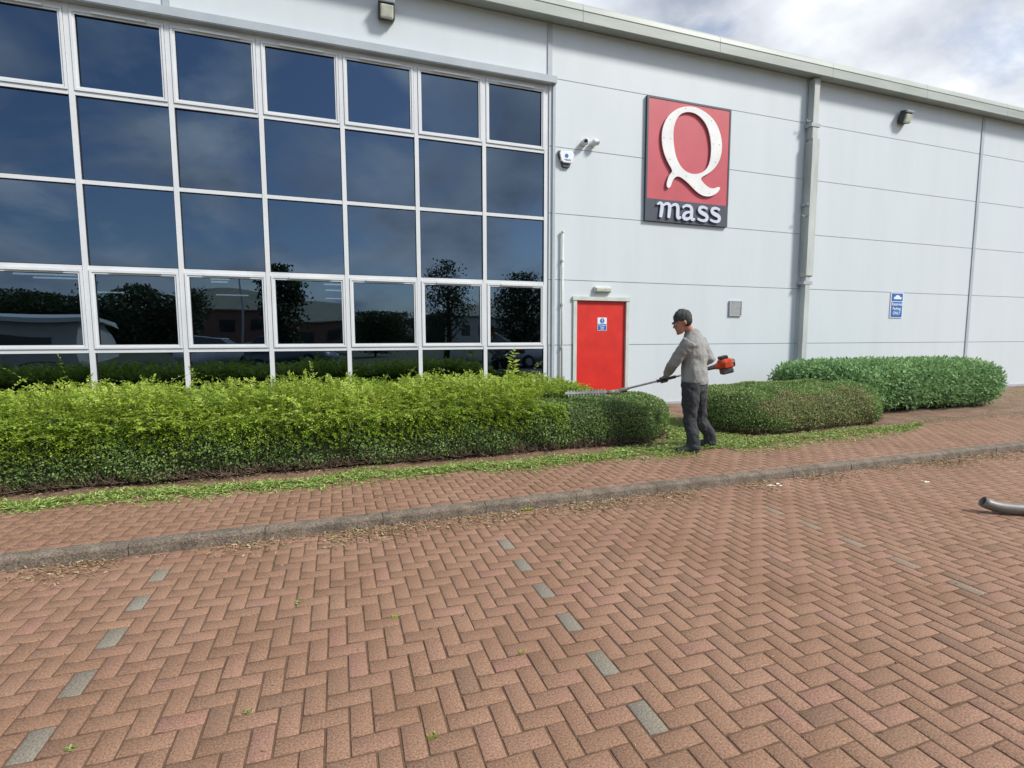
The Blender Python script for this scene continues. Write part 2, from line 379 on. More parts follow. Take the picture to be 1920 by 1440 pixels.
part('panel_joint', B((4.31, 4.87, YW+.012, YW+.14, .1, 2.9), (6.29, 34, YW+.012, YW+.14, .1, 2.9), (4.31, 34, YW+.012, YW+.14, 2.9, 8.05), (-12, 4.31, YW+.012, YW+.14, 7.01, 8.05)), M['joint'], bld)
for xj in (-2.45, 4.31): part('joint_cover', B((xj-.05, xj+.05, YW-.022, YW-.001, 7.0, 8.055)), M['trim'], bld)
for xj in (18.04, 24.84, 31.6): part('joint_cover', B((xj-.055, xj+.055, YW-.022, YW-.001, .12, 8.055)), M['trim'], bld)
part('plinth_flashing', B((4.31, 4.87, YW-.03, YW-.002, .06, .15), (6.29, 34, YW-.03, YW-.002, .06, .15)), M['trim'], bld)
# shell behind
part('shell', B((-12, -11.8, D, 40, 0, 8.0), (33.8, 34, D+.1, 40, 0, 8.0), (-12, 34, 39.8, 40, 0, 8.0), (4.4, 4.6, D+.12, 39.8, 0, 8.0), (-12, 34, D+.15, 40, 8.02, 8.1)), M['interior'], bld)
# eaves: soffit, fascia, rolled sheet edge in lengths
secs = []
pro = [(D-.02, 8.065), (9.81, 8.0), (9.80, 8.012), (9.80, 8.20), (9.812, 8.207), (9.812, 8.222), (9.80, 8.23), (9.815, 8.33), (9.86, 8.385), (9.98, 8.42), (D+.3, 8.47), (D+.3, 8.11), (D-.02, 8.11)]
bm = bmesh.new(); x = -12.1
while x < 34.2:
    e = min(x+3.4, 34.2)
    a = [bm.verts.new((x+.004, y, z)) for y, z in pro]; b = [bm.verts.new((e-.004, y, z)) for y, z in pro]
    for q in range(len(pro)): bm.faces.new((a[q], a[(q+1) % len(pro)], b[(q+1) % len(pro)], b[q]))
    bm.faces.new(a[::-1]); bm.faces.new(b); x = e
part('gutter', bm, M['fascia'], bld)
bm = bmesh.new(); vs = [bm.verts.new(p) for p in ((-12, D+.3, 8.3), (34, D+.3, 8.3), (34, 25, 9.8), (-12, 25, 9.8), (-12, 40, 8.3), (34, 40, 8.3), (-12, D+.3, 8.12), (34, D+.3, 8.12))]
bm.faces.new(vs[0:4]); bm.faces.new((vs[3], vs[2], vs[5], vs[4]))
part('roof', bm, M['fascia'], bld)
# window head flashing, reveal, frame grid
part('window_head', B((-12, 4.43, YW-.11, YW+.06, 6.86, 6.995), (-12, 4.31, YW-.10, D+.16, 6.845, 6.86)), M['trim'], bld)
part('window_reveal', B((4.375, 4.435, YW-.035, YW+.06, .1, 6.86), (4.30, 4.375, D+.0, D+.14, .1, 6.845)), M['trim'], bld)
XM = [-3.817+1.345*i for i in range(-5, 7)]; ZR = [.12, 1.4644, 2.8184, 4.1685, 5.5245, 6.82]
YF = D + .015
bm = bmesh.new()
for i, xm in enumerate(XM):
    hw = .038 if i < len(XM)-1 else .045
    box(bm, xm-hw, xm+hw, YF-.02, YF+.12, .1, 6.845)
for z in ZR:
    h = .032 if z in ZR[1:-1] else .045
    for a, b in zip(XM, XM[1:]): box(bm, a+.038, b-.038, YF-.012, YF+.10, z-h, z+h)
part('curtain_wall_frame', bm, M['white'], bld)
part('gasket', B(*[(xm-.046, xm+.046, YF+.012, YF+.09, .12, 6.80) for xm in XM[:-1]]), M['gasket'], bld)
def poly_b(p):
    bm = bmesh.new(); a = [bm.verts.new(q) for q in p]; b = [bm.verts.new((q[0], q[1]+.004, q[2])) for q in p]; n = len(p)
    bm.faces.new(a); bm.faces.new(b[::-1])
    for k in range(n): bm.faces.new((a[k], a[(k+1) % n], b[(k+1) % n], b[k]))
    return bm
def ring(bm, x0, x1, z0, z1, wd, y0, y1):
    box(bm, x0, x0+wd, y0, y1, z0, z1); box(bm, x1-wd, x1, y0, y1, z0, z1)
    box(bm, x0+wd, x1-wd, y0+.0005, y1, z0, z0+wd); box(bm, x0+wd, x1-wd, y0+.0005, y1, z1-wd, z1)
def pane_mesh(bm, x0, x1, z0, z1, y):
    # each pane sits a hair differently in its frame, so its reflection shifts a little
    nxs, nzs = 9, 9; ax, az = random.gauss(0, .0028), random.gauss(0, .0028); bow = random.gauss(.0022, .0012)
    gr = [[None]*nzs for _ in range(nxs)]
    for i in range(nxs):
        for j in range(nzs):
            u, q = i/(nxs-1)*2-1, j/(nzs-1)*2-1
            gr[i][j] = bm.verts.new((x0+(x1-x0)*i/(nxs-1), y+ax*u+az*q+bow*(1-u*u)*(1-q*q), z0+(z1-z0)*j/(nzs-1)))
    for i in range(nxs-1):
        for j in range(nzs-1): bm.faces.new((gr[i][j], gr[i+1][j], gr[i+1][j+1], gr[i][j+1]))
for a, b in zip(XM, XM[1:]):
    for k, (z0, z1) in enumerate(zip(ZR, ZR[1:])):
        x0, x1 = a+.038, b-.038; u0, u1 = z0+.032, z1-(.032 if k < 4 else .045)
        if k in (1, 4):
            bm = bmesh.new(); u0 += .004; u1 -= .004; x0 += .006; x1 -= .006
            ring(bm, x0, x1, u0, u1, .034, YF-.032, YF+.05); ring(bm, x0+.034, x1-.034, u0+.034, u1-.034, .03, YF-.018, YF+.05)
            wd = part('window', bm, M['white'], bld)
            pm = bmesh.new(); pane_mesh(pm, x0+.06, x1-.06, u0+.06, u1-.06, YF+.02); part('pane', pm, M['glass'], wd, smooth=True, facing=True)
            rb = bmesh.new(); ring(rb, x0+.06, x1-.06, u0+.06, u1-.06, .010, YF-.004, YF+.015); part('gasket', rb, M['gasket'], wd)
            c = (x0+x1)/2 + .03
            part('trickle_vent', B((c-.36, c+.36, YF-.06, YF-.0325, u1-.036, u1-.006)), M['white'], wd)
        else:
            rb = bmesh.new(); ring(rb, x0, x1, u0, u1, .012, YF+.0, YF+.05)
            wd = part('window', rb, M['gasket'], bld)
            pm = bmesh.new(); pane_mesh(pm, x0+.01, x1-.01, u0+.01, u1-.01, YF+.02); part('pane', pm, M['glass'], wd, smooth=True, facing=True)
LIGHTS = ((-5.9, -4.9, 12.6), (-5.9, -5.1, 13.3), (-6.4, -5.55, 17.0), (-2.75, -2.15, 12.45), (-2.9, -2.3, 13.1), (-3.3, -2.45, 17.0), (-.25, .3, 12.9), (-.25, .3, 14.5), (-.3, .35, 17.5))
# rooms behind the glass
part('floor_slab', B((-11.8, 4.4, D+.3, 24, 2.95, 3.75), (-11.8, 4.4, D+.15, 24, .0, .1), (-11.8, 4.4, 20, 20.2, .1, 2.95), (-11.8, 4.4, 18, 18.2, 3.75, 8)), M['interior'], bld)
for xx in (-9.2, -2.30, 3.98): part('column', B((xx-.12, xx+.12, D+.45, D+.69, .1, 2.93), (xx-.12, xx+.12, D+.45, D+.69, 3.75, 8.0)), M['render'], bld)
for la, lb, ly in LIGHTS:
    part('strip_light', B((la, lb, ly-.02, ly+.02, 2.915, 2.945)), M['strip'], bld)
part('paper_notice', poly_b([(-.52, D+.10, 4.98), (-.22, D+.10, 5.06), (-.24, D+.10, 4.86)]), M['interior'], bld)
for bx, bw in ((-7.6, 1.6), (-.6, 1.5), (2.2, 1.7)):
    part('desk', B((bx, bx+bw, D+1.3, D+2.0, .80, .84), (bx+.04, bx+.1, D+1.4, D+1.9, .1, .80), (bx+bw-.1, bx+bw-.04, D+1.4, D+1.9, .1, .80)), M['render'], bld)
# red door
dr = part('door', B((4.97, 6.20, D-.012, D+.04, .13, 2.475)), M['red'], bld)
part('door_frame', B((4.885, 4.968, YW-.035, D+.06, .1, 2.478), (6.202, 6.275, YW-.035, D+.06, .1, 2.478), (4.865, 6.295, YW-.05, D+.06, 2.479, 2.56)), M['cream'], dr)
bm = bmesh.new()
for z in (2.12, 1.65, 1.1, .45): tube(bm, [(4.978, D-.025, z-.05), (4.978, D-.025, z+.05)], .012, 8)
part('hinge', bm, M['steel'], dr)
part('threshold', B((4.97, 6.20, YW-.07, D+.06, .085, .127)), M['joint'], dr)

# ---------------------------------------------------------------- pipes
dp = thing('downpipe', 'square grey rainwater downpipe running from the eaves to the ground', 'downpipe', (11.36, D, 0))
bm = bmesh.new(); box(bm, 11.29, 11.44, D-.23, D-.09, .1, 6.58); part('lower_pipe', bm, M['pipe'], dp)
bm = bmesh.new(); box(bm, 11.28, 11.45, D-.225, D-.05, 6.58, 7.99); part('upper_pipe', bm, M['pipe'], dp)
bm = bmesh.new(); box(bm, 11.262, 11.275, D-.255, D-.05, 3.2, 6.52); box(bm, 11.475, 11.485, D-.255, D-.15, 3.2, 6.56); box(bm, 11.262, 11.485, D-.262, D-.256, 3.22, 6.55)
for k in range(5): box(bm, 11.256, 11.262, D-.23+k*.038, D-.222+k*.038, 3.3, 6.4)
part('pipe_guard', bm, M['pipe'], dp)
bm = bmesh.new()
for z in (6.9, 3.05, .62, 5.0): box(bm, 11.22, 11.51, D-.24, D-.045, z-.05, z+.03)
part('bracket', bm, M['trim'], dp)
bm = bmesh.new()
for z in (6.98, 4.7): tube(bm, [(11.27, D-.18, z), (11.12, D-.22, z-.03), (11.10, D-.20, z+.01)], .014, 7)
part('fixing_hook', bm, M['steel'], dp)
wp = thing('overflow_pipe', 'thin white plastic pipe running up beside the red door', 'pipe', (4.60, D, 0))
bm = bmesh.new(); tube(bm, [(4.605, YW-.05, .1), (4.605, YW-.05, 3.88)], .024, 12); part('pipe', bm, M['cream'], wp, True)
bm = bmesh.new(); ball(bm, (4.605, YW-.05, 3.90), .034, .034, .038); part('cowl', bm, M['cream'], wp, True)
bm = bmesh.new()
for z in (3.3, 2.38, 1.45, .6): tube(bm, [(4.605, YW-.05, z-.02), (4.605, YW-.05, z+.02)], .034, 12); box(bm, 4.59, 4.62, YW-.04, YW-.001, z-.015, z+.015)
part('pipe_clip', bm, M['cream'], wp)

# ---------------------------------------------------------------- company sign
sg = thing('company_sign', 'tall red and charcoal wall sign with a large white Q over the word mass', 'sign', (7.76, YW, 5.6))
YS = YW-.06
part('red_board', B((6.655, 8.855, YS, YW-.001, 4.775, 6.925)), M['signred'], sg)
part('charcoal_board', B((6.615, 8.895, YS-.004, YW-.002, 4.285, 4.773)), M['signdark'], sg)
part('board_edge', B((6.612, 6.653, YS-.008, YW-.002, 4.775, 6.97), (8.857, 8.897, YS-.008, YW-.002, 4.775, 6.97), (6.654, 8.856, YS-.008, YW-.002, 6.927, 6.97)), M['signdark'], sg)
Qo = [(7.294,5.409),(7.121,5.618),(7.004,5.864),(6.969,6.128),(7.003,6.355),(7.12,6.571),(7.321,6.742),(7.554,6.835),(7.779,6.866),(8.008,6.836),(8.243,6.742),(8.425,6.605),(8.551,6.413),(8.621,6.188),(8.624,5.978),(8.565,5.76),(8.438,5.583),(8.267,5.448),(8.023,5.32),(8.159,5.204),(8.309,5.124),(8.443,5.124),(8.531,5.167),(8.599,5.174),(8.613,5.139),(8.551,5.051),(8.42,4.968),(8.288,4.929),(8.111,4.937),(7.933,5.02),(7.726,5.176),(7.552,5.274),(7.438,5.309),(7.354,5.278),(7.287,5.192),(7.249,5.086),(7.222,5.038),(7.167,5.026),(7.139,5.053),(7.136,5.132),(7.174,5.261),(7.227,5.346)]
Qi = [(7.268,6.232),(7.303,6.438),(7.394,6.607),(7.531,6.704),(7.698,6.742),(7.898,6.719),(8.074,6.617),(8.211,6.463),(8.293,6.242),(8.326,6.014),(8.312,5.78),(8.26,5.611),(8.148,5.483),(7.976,5.408),(7.804,5.391),(7.631,5.432),(7.486,5.532),(7.369,5.701),(7.299,5.943)]
poly_mesh('letter', [chaikin(Qo), chaikin(Qi)], .024, onwall(0, YS-.037, 0), M['letter'], sg)
for (x, z) in ((7.58,6.79),(7.18,6.5),(7.03,6.1),(7.2,6.1),(7.2,5.65),(7.3,5.36),(7.65,5.33),(7.88,5.1),(8.3,5.0),(8.3,6.62),(8.38,6.12),(8.55,6.12),(8.45,5.72)):
    bm = bmesh.new(); ball(bm, (x, YS-.050, z), .010, .005, .010, n=8); part('fixing_screw', bm, M['dark'], sg)
def stroke(pts, ws):
    p = chaikin(pts, 2, False); n = len(p); L, Rr = [], []
    for i, a in enumerate(p):
        q0, q1 = p[max(i-1, 0)], p[min(i+1, n-1)]; dx, dy = q1[0]-q0[0], q1[1]-q0[1]; l = math.hypot(dx, dy) or 1
        t = i/(n-1)*(len(ws)-1); k = min(int(t), len(ws)-2); w_ = ws[k]*(1-(t-k))+ws[k+1]*(t-k)
        L.append((a[0]-dy/l*w_/2, a[1]+dx/l*w_/2)); Rr.append((a[0]+dy/l*w_/2, a[1]-dx/l*w_/2))
    return L + Rr[::-1]
letters = {
 'm': [([(6.897,4.645),(6.97,4.69),(7.035,4.66),(7.03,4.55),(7.0,4.37)], [.02,.05,.07,.075,.06]), ([(7.03,4.60),(7.13,4.69),(7.235,4.67),(7.235,4.56),(7.215,4.37)], [.02,.045,.07,.075,.06]), ([(7.235,4.60),(7.35,4.69),(7.455,4.665),(7.455,4.50),(7.455,4.38),(7.55,4.41)], [.02,.045,.07,.075,.07,.03])],
 'a': [([(7.585,4.625),(7.66,4.685),(7.80,4.68),(7.845,4.60),(7.83,4.45),(7.85,4.375),(7.935,4.395)], [.05,.045,.06,.07,.07,.06,.03]), ([(7.835,4.55),(7.68,4.53),(7.605,4.45),(7.64,4.38),(7.75,4.38),(7.83,4.46)], [.04,.05,.07,.07,.05,.03])],
 's': [([(8.275,4.65),(8.18,4.69),(8.06,4.67),(8.05,4.585),(8.15,4.54),(8.275,4.50),(8.27,4.39),(8.13,4.37),(8.01,4.41)], [.05,.045,.06,.075,.08,.075,.06,.045,.045])],
}
letters['s2'] = [([(x+.355, z+.003) for x, z in letters['s'][0][0]], letters['s'][0][1])]
for key, sts in letters.items():
    for i, (p_, w_) in enumerate(sts):
        poly_mesh('letter', [stroke(p_, [q_*1.18 for q_ in w_])], .024, onwall(0, YS-.03-.0015*i, 0), M['lilac'], sg)

# ---------------------------------------------------------------- wall fittings
def floodlight(x, z, s, label, cat='floodlight'):
    t_ = thing('floodlight', label, cat, (x, YW, z), 'floodlights high on the wall')
    bm = bmesh.new(); obox(bm, (x, YW-.09*s, z+.02*s), (1,0,0), (0,1,.25), (0,-.25,1), .26*s, .14*s, .27*s, .03*s); part('housing', bm, M['charcoal'], t_)
    bm = bmesh.new(); obox(bm, (x, YW-.155*s, z-.035*s), (1,0,0), (0,1,.25), (0,-.25,1), .20*s, .06*s, .19*s, .022*s); part('lens', bm, M['lens'], t_)
    bm = bmesh.new(); obox(bm, (x, YW-.17*s, z+.115*s), (1,0,0), (0,1,.3), (0,-.3,1), .24*s, .10*s, .05*s, .012*s); part('hood', bm, M['trim'], t_)
    bm = bmesh.new(); box(bm, x-.05*s, x+.05*s, YW-.05*s, YW-.001, z-.05*s, z+.08*s); part('bracket', bm, M['dark'], t_)
    return t_
floodlight(1.04, 7.58, 1.15, 'boxy floodlight with a milky lens above the tinted window grid')
floodlight(14.62, 7.52, 1.15, 'small grey floodlight high on the wall right of the downpipe')
def camera_dome(x, z, aim, label):
    t_ = thing('security_camera', label, 'security camera', (x, YW, z), 'security cameras above the alarm box')
    a = Vector(aim).normalized()
    bm = bmesh.new(); tube(bm, [(x, YW-.001, z), (x, YW-.05, z)], [.068, .06], 16); part('base', bm, M['letter'], t_, False)
    c = Vector((x, YW-.10, z)); bm = bmesh.new(); ball(bm, c, .072, .072, .072, n=20); part('housing', bm, M['letter'], t_, True)
    bm = bmesh.new(); tube(bm, [c+a*.05, c+a*.085], [.056, .05], 18); part('collar', bm, M['letter'], t_)
    bm = bmesh.new(); tube(bm, [c+a*.075, c+a*.09], [.036, .034], 18); part('lens', bm, M['dark'], t_)
camera_dome(5.10, 5.79, (-.45, -1, -.25), 'white dome security camera facing forward, nearer the window grid')
camera_dome(5.32, 5.80, (.8, -.6, -.25), 'white dome security camera turned towards the red sign')
al = thing('alarm_box', 'white and navy shield shaped alarm box beside the window edge', 'alarm box', (4.67, YW, 5.38))
poly_mesh('cover', [[(4.52,5.50),(4.55,5.545),(4.80,5.545),(4.83,5.50),(4.795,5.36),(4.75,5.325),(4.60,5.325),(4.555,5.36)]], .06, onwall(0, YW-.055, 0), M['paper'], al, .008)
poly_mesh('back_box', [[(4.505,5.555),(4.83,5.555),(4.84,5.50),(4.745,5.24),(4.61,5.24),(4.50,5.48)]], .05, onwall(0, YW-.027, 0), M['signdark'], al, .004)
bm = bmesh.new(); tube(bm, [(4.665, YW-.094, 5.455), (4.665, YW-.0965, 5.455)], .042, 16); tube(bm, [(4.665, YW-.094, 5.40), (4.665, YW-.096, 5.40)], .001, 4)
part('emblem', bm, M['blue'], al)
part('lettering', B((4.61, 4.77, YW-.0965, YW-.094, 5.375, 5.385), (4.64, 4.76, YW-.0965, YW-.094, 5.355, 5.362)), M['charcoal'], al)
bl = thing('bulkhead_light', 'slim cream bulkhead light above the red door', 'light', (5.585, YW, 2.72))
bm = bmesh.new(); obox(bm, (5.585, YW-.035, 2.72), (1,0,0), (0,1,0), (0,0,1), .41, .068, .13, .015); part('body', bm, M['cream'], bl)
bm = bmesh.new(); obox(bm, (5.585, YW-.085, 2.715), (1,0,0), (0,1,0), (0,0,1), .37, .05, .09, .02); part('diffuser', bm, M['lens'], bl)
vb = thing('wall_vent', 'small square grey vent cover on the wall between the man and the downpipe', 'vent', (9.27, YW, 2.36))
bm = bmesh.new(); box(bm, 9.10, 9.44, YW-.03, YW-.001, 2.20, 2.54); part('cover', bm, M['steel'], vb)
rb = bmesh.new(); ring(rb, 9.085, 9.455, 2.185, 2.555, .02, YW-.04, YW-.002); part('rim', rb, M['trim'], vb)
ds = thing('door_sign', 'small blue and white safety notice on the red door', 'sign', (5.615, D-.012, 1.96))
part('plate', B((5.50, 5.73, D-.018, D-.0125, 1.82, 2.11)), M['paper'], ds)
part('lower_panel', B((5.51, 5.72, D-.0205, D-.0185, 1.83, 1.972)), M['blue'], ds)
bm = bmesh.new(); tube(bm, [(5.615, D-.0182, 2.04), (5.615, D-.021, 2.04)], .056, 20); part('round_symbol', bm, M['blue'], ds)
part('exclamation_mark', B((5.608, 5.622, D-.0232, D-.0212, 2.03, 2.078), (5.608, 5.622, D-.0232, D-.0212, 2.005, 2.018)), M['paper'], ds)
for i, tx in enumerate(('Fire door', 'keep', 'clear')): text_mesh('lettering', tx, .048, onwall(5.615, D-.0225, 1.928-i*.042), M['paper'], ds, .002)
ps = thing('parking_sign', 'narrow blue parking sign with a white car symbol right of the downpipe', 'sign', (14.9, YW, 2.5))
part('plate', B((14.66, 15.16, YW-.02, YW-.001, 2.20, 2.90)), M['paper'], ps)
part('blue_panel', B((14.69, 15.13, YW-.0235, YW-.0205, 2.22, 2.645), (14.69, 15.13, YW-.0235, YW-.0205, 2.665, 2.88)), M['blue'], ps)
poly_mesh('car_symbol', [[(14.78,2.72),(15.07,2.72),(15.08,2.77),(15.02,2.785),(14.97,2.83),(14.87,2.83),(14.83,2.785),(14.77,2.775)]], .002, onwall(0, YW-.0255, 0), M['paper'], ps)
for i, tx in enumerate(('Reserved', 'Parking', 'ONLY')): text_mesh('lettering', tx, .115, onwall(14.91, YW-.0255, 2.545-i*.125), M['paper'], ps, .002, .95)

# ---------------------------------------------------------------- hedges
def hedge_pts(n, A, Bp, r, prof, g):
    """points on a stadium-plan hedge: prof = (inset, z) rising from the foot to the crown"""
    A, Bp = np.array(A, float), np.array(Bp, float); L = np.linalg.norm(Bp-A); ax = (Bp-A)/L; sd = np.array([ax[1], -ax[0]])
    pr = np.array(prof); seg = np.linalg.norm(np.diff(pr, axis=0), axis=1); cum = np.concatenate([[0], np.cumsum(seg)])
    t = g.random(n*3)*cum[-1]; ins = np.interp(t, cum, pr[:, 0]); z = np.interp(t, cum, pr[:, 1])
    k = np.clip(np.searchsorted(cum, t)-1, 0, len(seg)-1); tz = (pr[k+1]-pr[k]); tz /= np.linalg.norm(tz, axis=1, keepdims=True)+1e-9
    nz, nh = tz[:, 0], tz[:, 1]                       # outward normal of the profile
    rr = np.maximum(r-ins, .01); per = 2*L + 2*np.pi*rr; keep = g.random(n*3) < per/(2*L+2*np.pi*r)
    u = g.random(n*3)*per
    P = np.zeros((n*3, 3)); Nn = np.zeros((n*3, 3))
    c1 = u < L; c2 = (u >= L) & (u < L+np.pi*rr); c3 = (u >= L+np.pi*rr) & (u < 2*L+np.pi*rr); c4 = ~(c1 | c2 | c3)
    h = np.zeros((n*3, 2)); c = np.zeros((n*3, 2))
    h[c1] = sd; c[c1] = A + ax*u[c1][:, None]
    th = (u-L)/rr; h[c2] = (sd*np.cos(th)[:, None] + ax*np.sin(th)[:, None])[c2]; c[c2] = Bp
    h[c3] = -sd; c[c3] = Bp - ax*(u-L-np.pi*rr)[c3][:, None]
    th = (u-2*L-np.pi*rr)/rr; h[c4] = (-sd*np.cos(th)[:, None] - ax*np.sin(th)[:, None])[c4]; c[c4] = A
    P[:, :2] = c + h*rr[:, None]; P[:, 2] = z
    Nn[:, :2] = h*nh[:, None]; Nn[:, 2] = nz
    P, Nn = P[keep][:n], nrm(Nn[keep][:n])
    return P, Nn
def lump(P, a=.05, s=1.9):
    return a*(np.sin(P[:, 0]*s*1.7+1.3*np.sin(P[:, 1]*s*2))*np.sin(P[:, 2]*s*3.1+P[:, 0]*s*.9) + .6*np.sin(P[:, 0]*s*4.1+P[:, 2]*7)*np.sin(P[:, 1]*s*3.3+2))
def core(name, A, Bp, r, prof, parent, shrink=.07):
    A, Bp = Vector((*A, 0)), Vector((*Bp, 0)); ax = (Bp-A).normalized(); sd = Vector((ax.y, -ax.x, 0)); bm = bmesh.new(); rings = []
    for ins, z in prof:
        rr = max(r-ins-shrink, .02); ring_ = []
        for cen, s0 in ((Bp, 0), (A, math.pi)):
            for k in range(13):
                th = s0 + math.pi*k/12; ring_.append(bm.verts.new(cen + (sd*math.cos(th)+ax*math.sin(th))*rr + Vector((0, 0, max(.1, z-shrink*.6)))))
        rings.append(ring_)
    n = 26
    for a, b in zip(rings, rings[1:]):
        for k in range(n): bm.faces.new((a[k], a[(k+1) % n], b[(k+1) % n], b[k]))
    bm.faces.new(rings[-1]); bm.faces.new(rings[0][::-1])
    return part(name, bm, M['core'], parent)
def sprigs(P0, Dv, L, nl, g, ll=.03, lw=.014, droop=.35):
    """curved shoots with paired leaves; returns leaf verts/faces + stem verts/faces"""
    n = len(P0); Dv = nrm(Dv); side = nrm(np.cross(Dv, np.array([0, 0, 1.]) + g.normal(0, .2, (n, 3))))
    Ps, Ds, Ns = [], [], []
    t = np.linspace(.12, 1, nl)
    for k in range(nl):
        tt = t[k]; c = P0 + Dv*(L*tt)[:, None] + np.array([0, 0, -1.])*(droop*L*tt**2)[:, None]
        d = nrm(Dv + np.array([0, 0, -1.])*(2*droop*tt))
        for s in (-1, 1):
            if k == nl-1 and s == 1: continue
            sd = side*s if k < nl-1 else d
            Ps.append(c); Ds.append(nrm(sd*.9 + d*.65 + g.normal(0, .18, (n, 3)))); Ns.append(nrm(np.cross(side, d) + g.normal(0, .35, (n, 3))))
    Ps, Ds, Ns = map(np.concatenate, (Ps, Ds, Ns))
    sz = (.75+.5*g.random(len(Ps)))
    V, F = leaves(Ps, Ds, Ns, ll*sz, lw*sz)
    # stems as thin two-sided ribbons turned three ways
    SV = []; SF = []; m_ = 4; w_ = .0022
    for j in range(m_+1):
        tt = j/m_; c = P0 + Dv*(L*tt)[:, None] + np.array([0, 0, -1.])*(droop*L*tt**2)[:, None]
        SV += [c - side*w_, c + side*w_]
    SV = np.stack(SV, 1); b = (np.arange(n)*(2*m_+2))[:, None, None]
    SF = (np.array([(2*j, 2*j+1, 2*j+3, 2*j+2) for j in range(m_)])[None]+b).reshape(-1, 4)
    return V, F, SV.reshape(-1, 3), SF, np.tile(0, 1)
def merge(*vf):
    V = []; F = []; o = 0
    for v_, f_ in vf: V.append(v_); F.append(f_+o); o += len(v_)
    return np.vstack(V), np.vstack(F)
def twigs(name, parent, A, Bp, r, n, z1, g, zb=.11):
    P, Nn = hedge_pts(n, A, Bp, r, [(.30, zb), (.12, zb+.01)], g)
    Dv = nrm(Nn*np.array([1, 1, 0])*g.uniform(0, 1.2, (n, 1)) + np.array([0, 0, 1.])*g.uniform(.2, 1.4, (n, 1)) + g.normal(0, .7, (n, 3)))
    Dv[:, 2] = abs(Dv[:, 2]); L = g.uniform(.12, z1, n); P2 = P + Dv*L[:, None]; mid = (P+P2)/2 + g.normal(0, .025, (n, 3))
    V = []; F = []
    s = nrm(np.cross(Dv, g.normal(0, 1, (n, 3)))); s2 = np.cross(Dv, s); w0 = g.uniform(.0025, .006, (n, 1))
    rows = []
    for c, k in ((P, 1), (mid, .8), (P2, .35)):
        for a in range(3):
            th = 2*math.pi*a/3; rows.append(c + (s*math.cos(th)+s2*math.sin(th))*w0*k)
    V = np.stack(rows, 1).reshape(-1, 3); b = (np.arange(n)*9)[:, None, None]
    F = (np.array([(q*3+a, q*3+(a+1) % 3, q*3+3+(a+1) % 3, q*3+3+a) for q in range(2) for a in range(3)])[None]+b).reshape(-1, 4)
    return fast(name, V, F, M['twig'], parent=parent)
g1 = np.random.default_rng(11)
PROF = [(.13, .12), (.04, .20), (.0, .42), (.01, .56), (.07, .66), (.18, .70), (.45, .73), (.88, .74)]
A1, B1, R1 = (-9.0, 7.32), (4.18, 7.32), .93
hd = thing('hedge', 'long low hedge, half trimmed, with bright unclipped shoots under the windows', 'hedge', (0, 7.36, 0))
hd['label'] = 'long hedge under the windows, bright shaggy shoots on top and its right end clipped'
hd.location = (0, 0, 0)
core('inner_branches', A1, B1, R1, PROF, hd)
def foliage(A, Bp, r, prof, n, parent, material, ll, lw, g, jit=.07, name='foliage', sel=None, vshift=0, rnd=.8, amp=.02):
    P, Nn = hedge_pts(n, A, Bp, r, prof, g)
    if sel is not None: q = sel(P, g); P, Nn = P[q], Nn[q]
    n = len(P); P = P + Nn*(lump(P, amp)-g.random(n)*jit+.012)[:, None]
    T = nrm(g.normal(0, 1, (n, 3))); Dv = nrm(T + Nn*.55 + np.array([0, 0, .25])); N2 = nrm(Nn + g.normal(0, rnd, (n, 3)))
    sz = .7+.6*g.random(n)
    V, F = leaves(P, Dv, N2, ll*sz, lw*sz)
    v = np.clip(g.normal(.45+vshift, .2, n) + lump(P, .12, 3.1), 0, .97); v[g.random(n) < .015] = 1
    return fast(name, V, F, material, v, parent)
foliage(A1, B1, R1, PROF, 200000, hd, M['leaf'], .030, .017, g1, jit=.055, amp=.04, sel=lambda P, g: (P[:, 1] < 7.4) | (P[:, 0] > 2.4) | (g.random(len(P)) < .25))
# fringe of longer unclipped shoots
def shoot_zone(n, g):
    x = g.uniform(-8.6, 3.95, n); y = g.uniform(6.44, 8.2, n)
    keep = g.random(n) < np.clip((np.where(y < 7.05, 2.8, 3.95)-x)/.35, .0, 1)
    x, y = x[keep], y[keep]; e = np.clip((y-6.44)/.5, 0, 1)
    z = .62 + .14*np.sqrt(e)
    h = np.clip((4.15-x)/1.0, .15, 1)
    P = np.stack([x, y, z], 1)
    fr = 1-e
    Dv = np.stack([g.normal(0, .55, len(x)), g.normal(0, .40, len(x)) - .75*fr, .9+.3*g.random(len(x))-.25*fr], 1)
    L = (.22+.34*g.random(len(x))**1.4 + .09*np.sin(x*2.3)*np.sin(x*5.1+y) )*h*(1+.25*e)
    lg = g.random(len(x)) < .02; L[lg] *= 1.6; Dv[lg, 0] *= 1.8
    return P, Dv, L
P, Dv, L = shoot_zone(8200, g1)
V, F, SV, SF, _ = sprigs(P, Dv, L, 10, g1, .040, .018, .42)
vv = np.clip(g1.normal(.5, .22, len(F)) + np.tile(.22*np.sin(P[:, 0]*1.9+1)*np.sin(P[:, 1]*3+P[:, 0]*.7), len(F)//len(P))[:len(F)], 0, 1)
sh = fast('young_shoots', V, F, M['shoot'], vv, hd); sh['label'] = 'bright yellow-green unclipped shoots along the hedge top'
SV0, SF0 = SV, SF
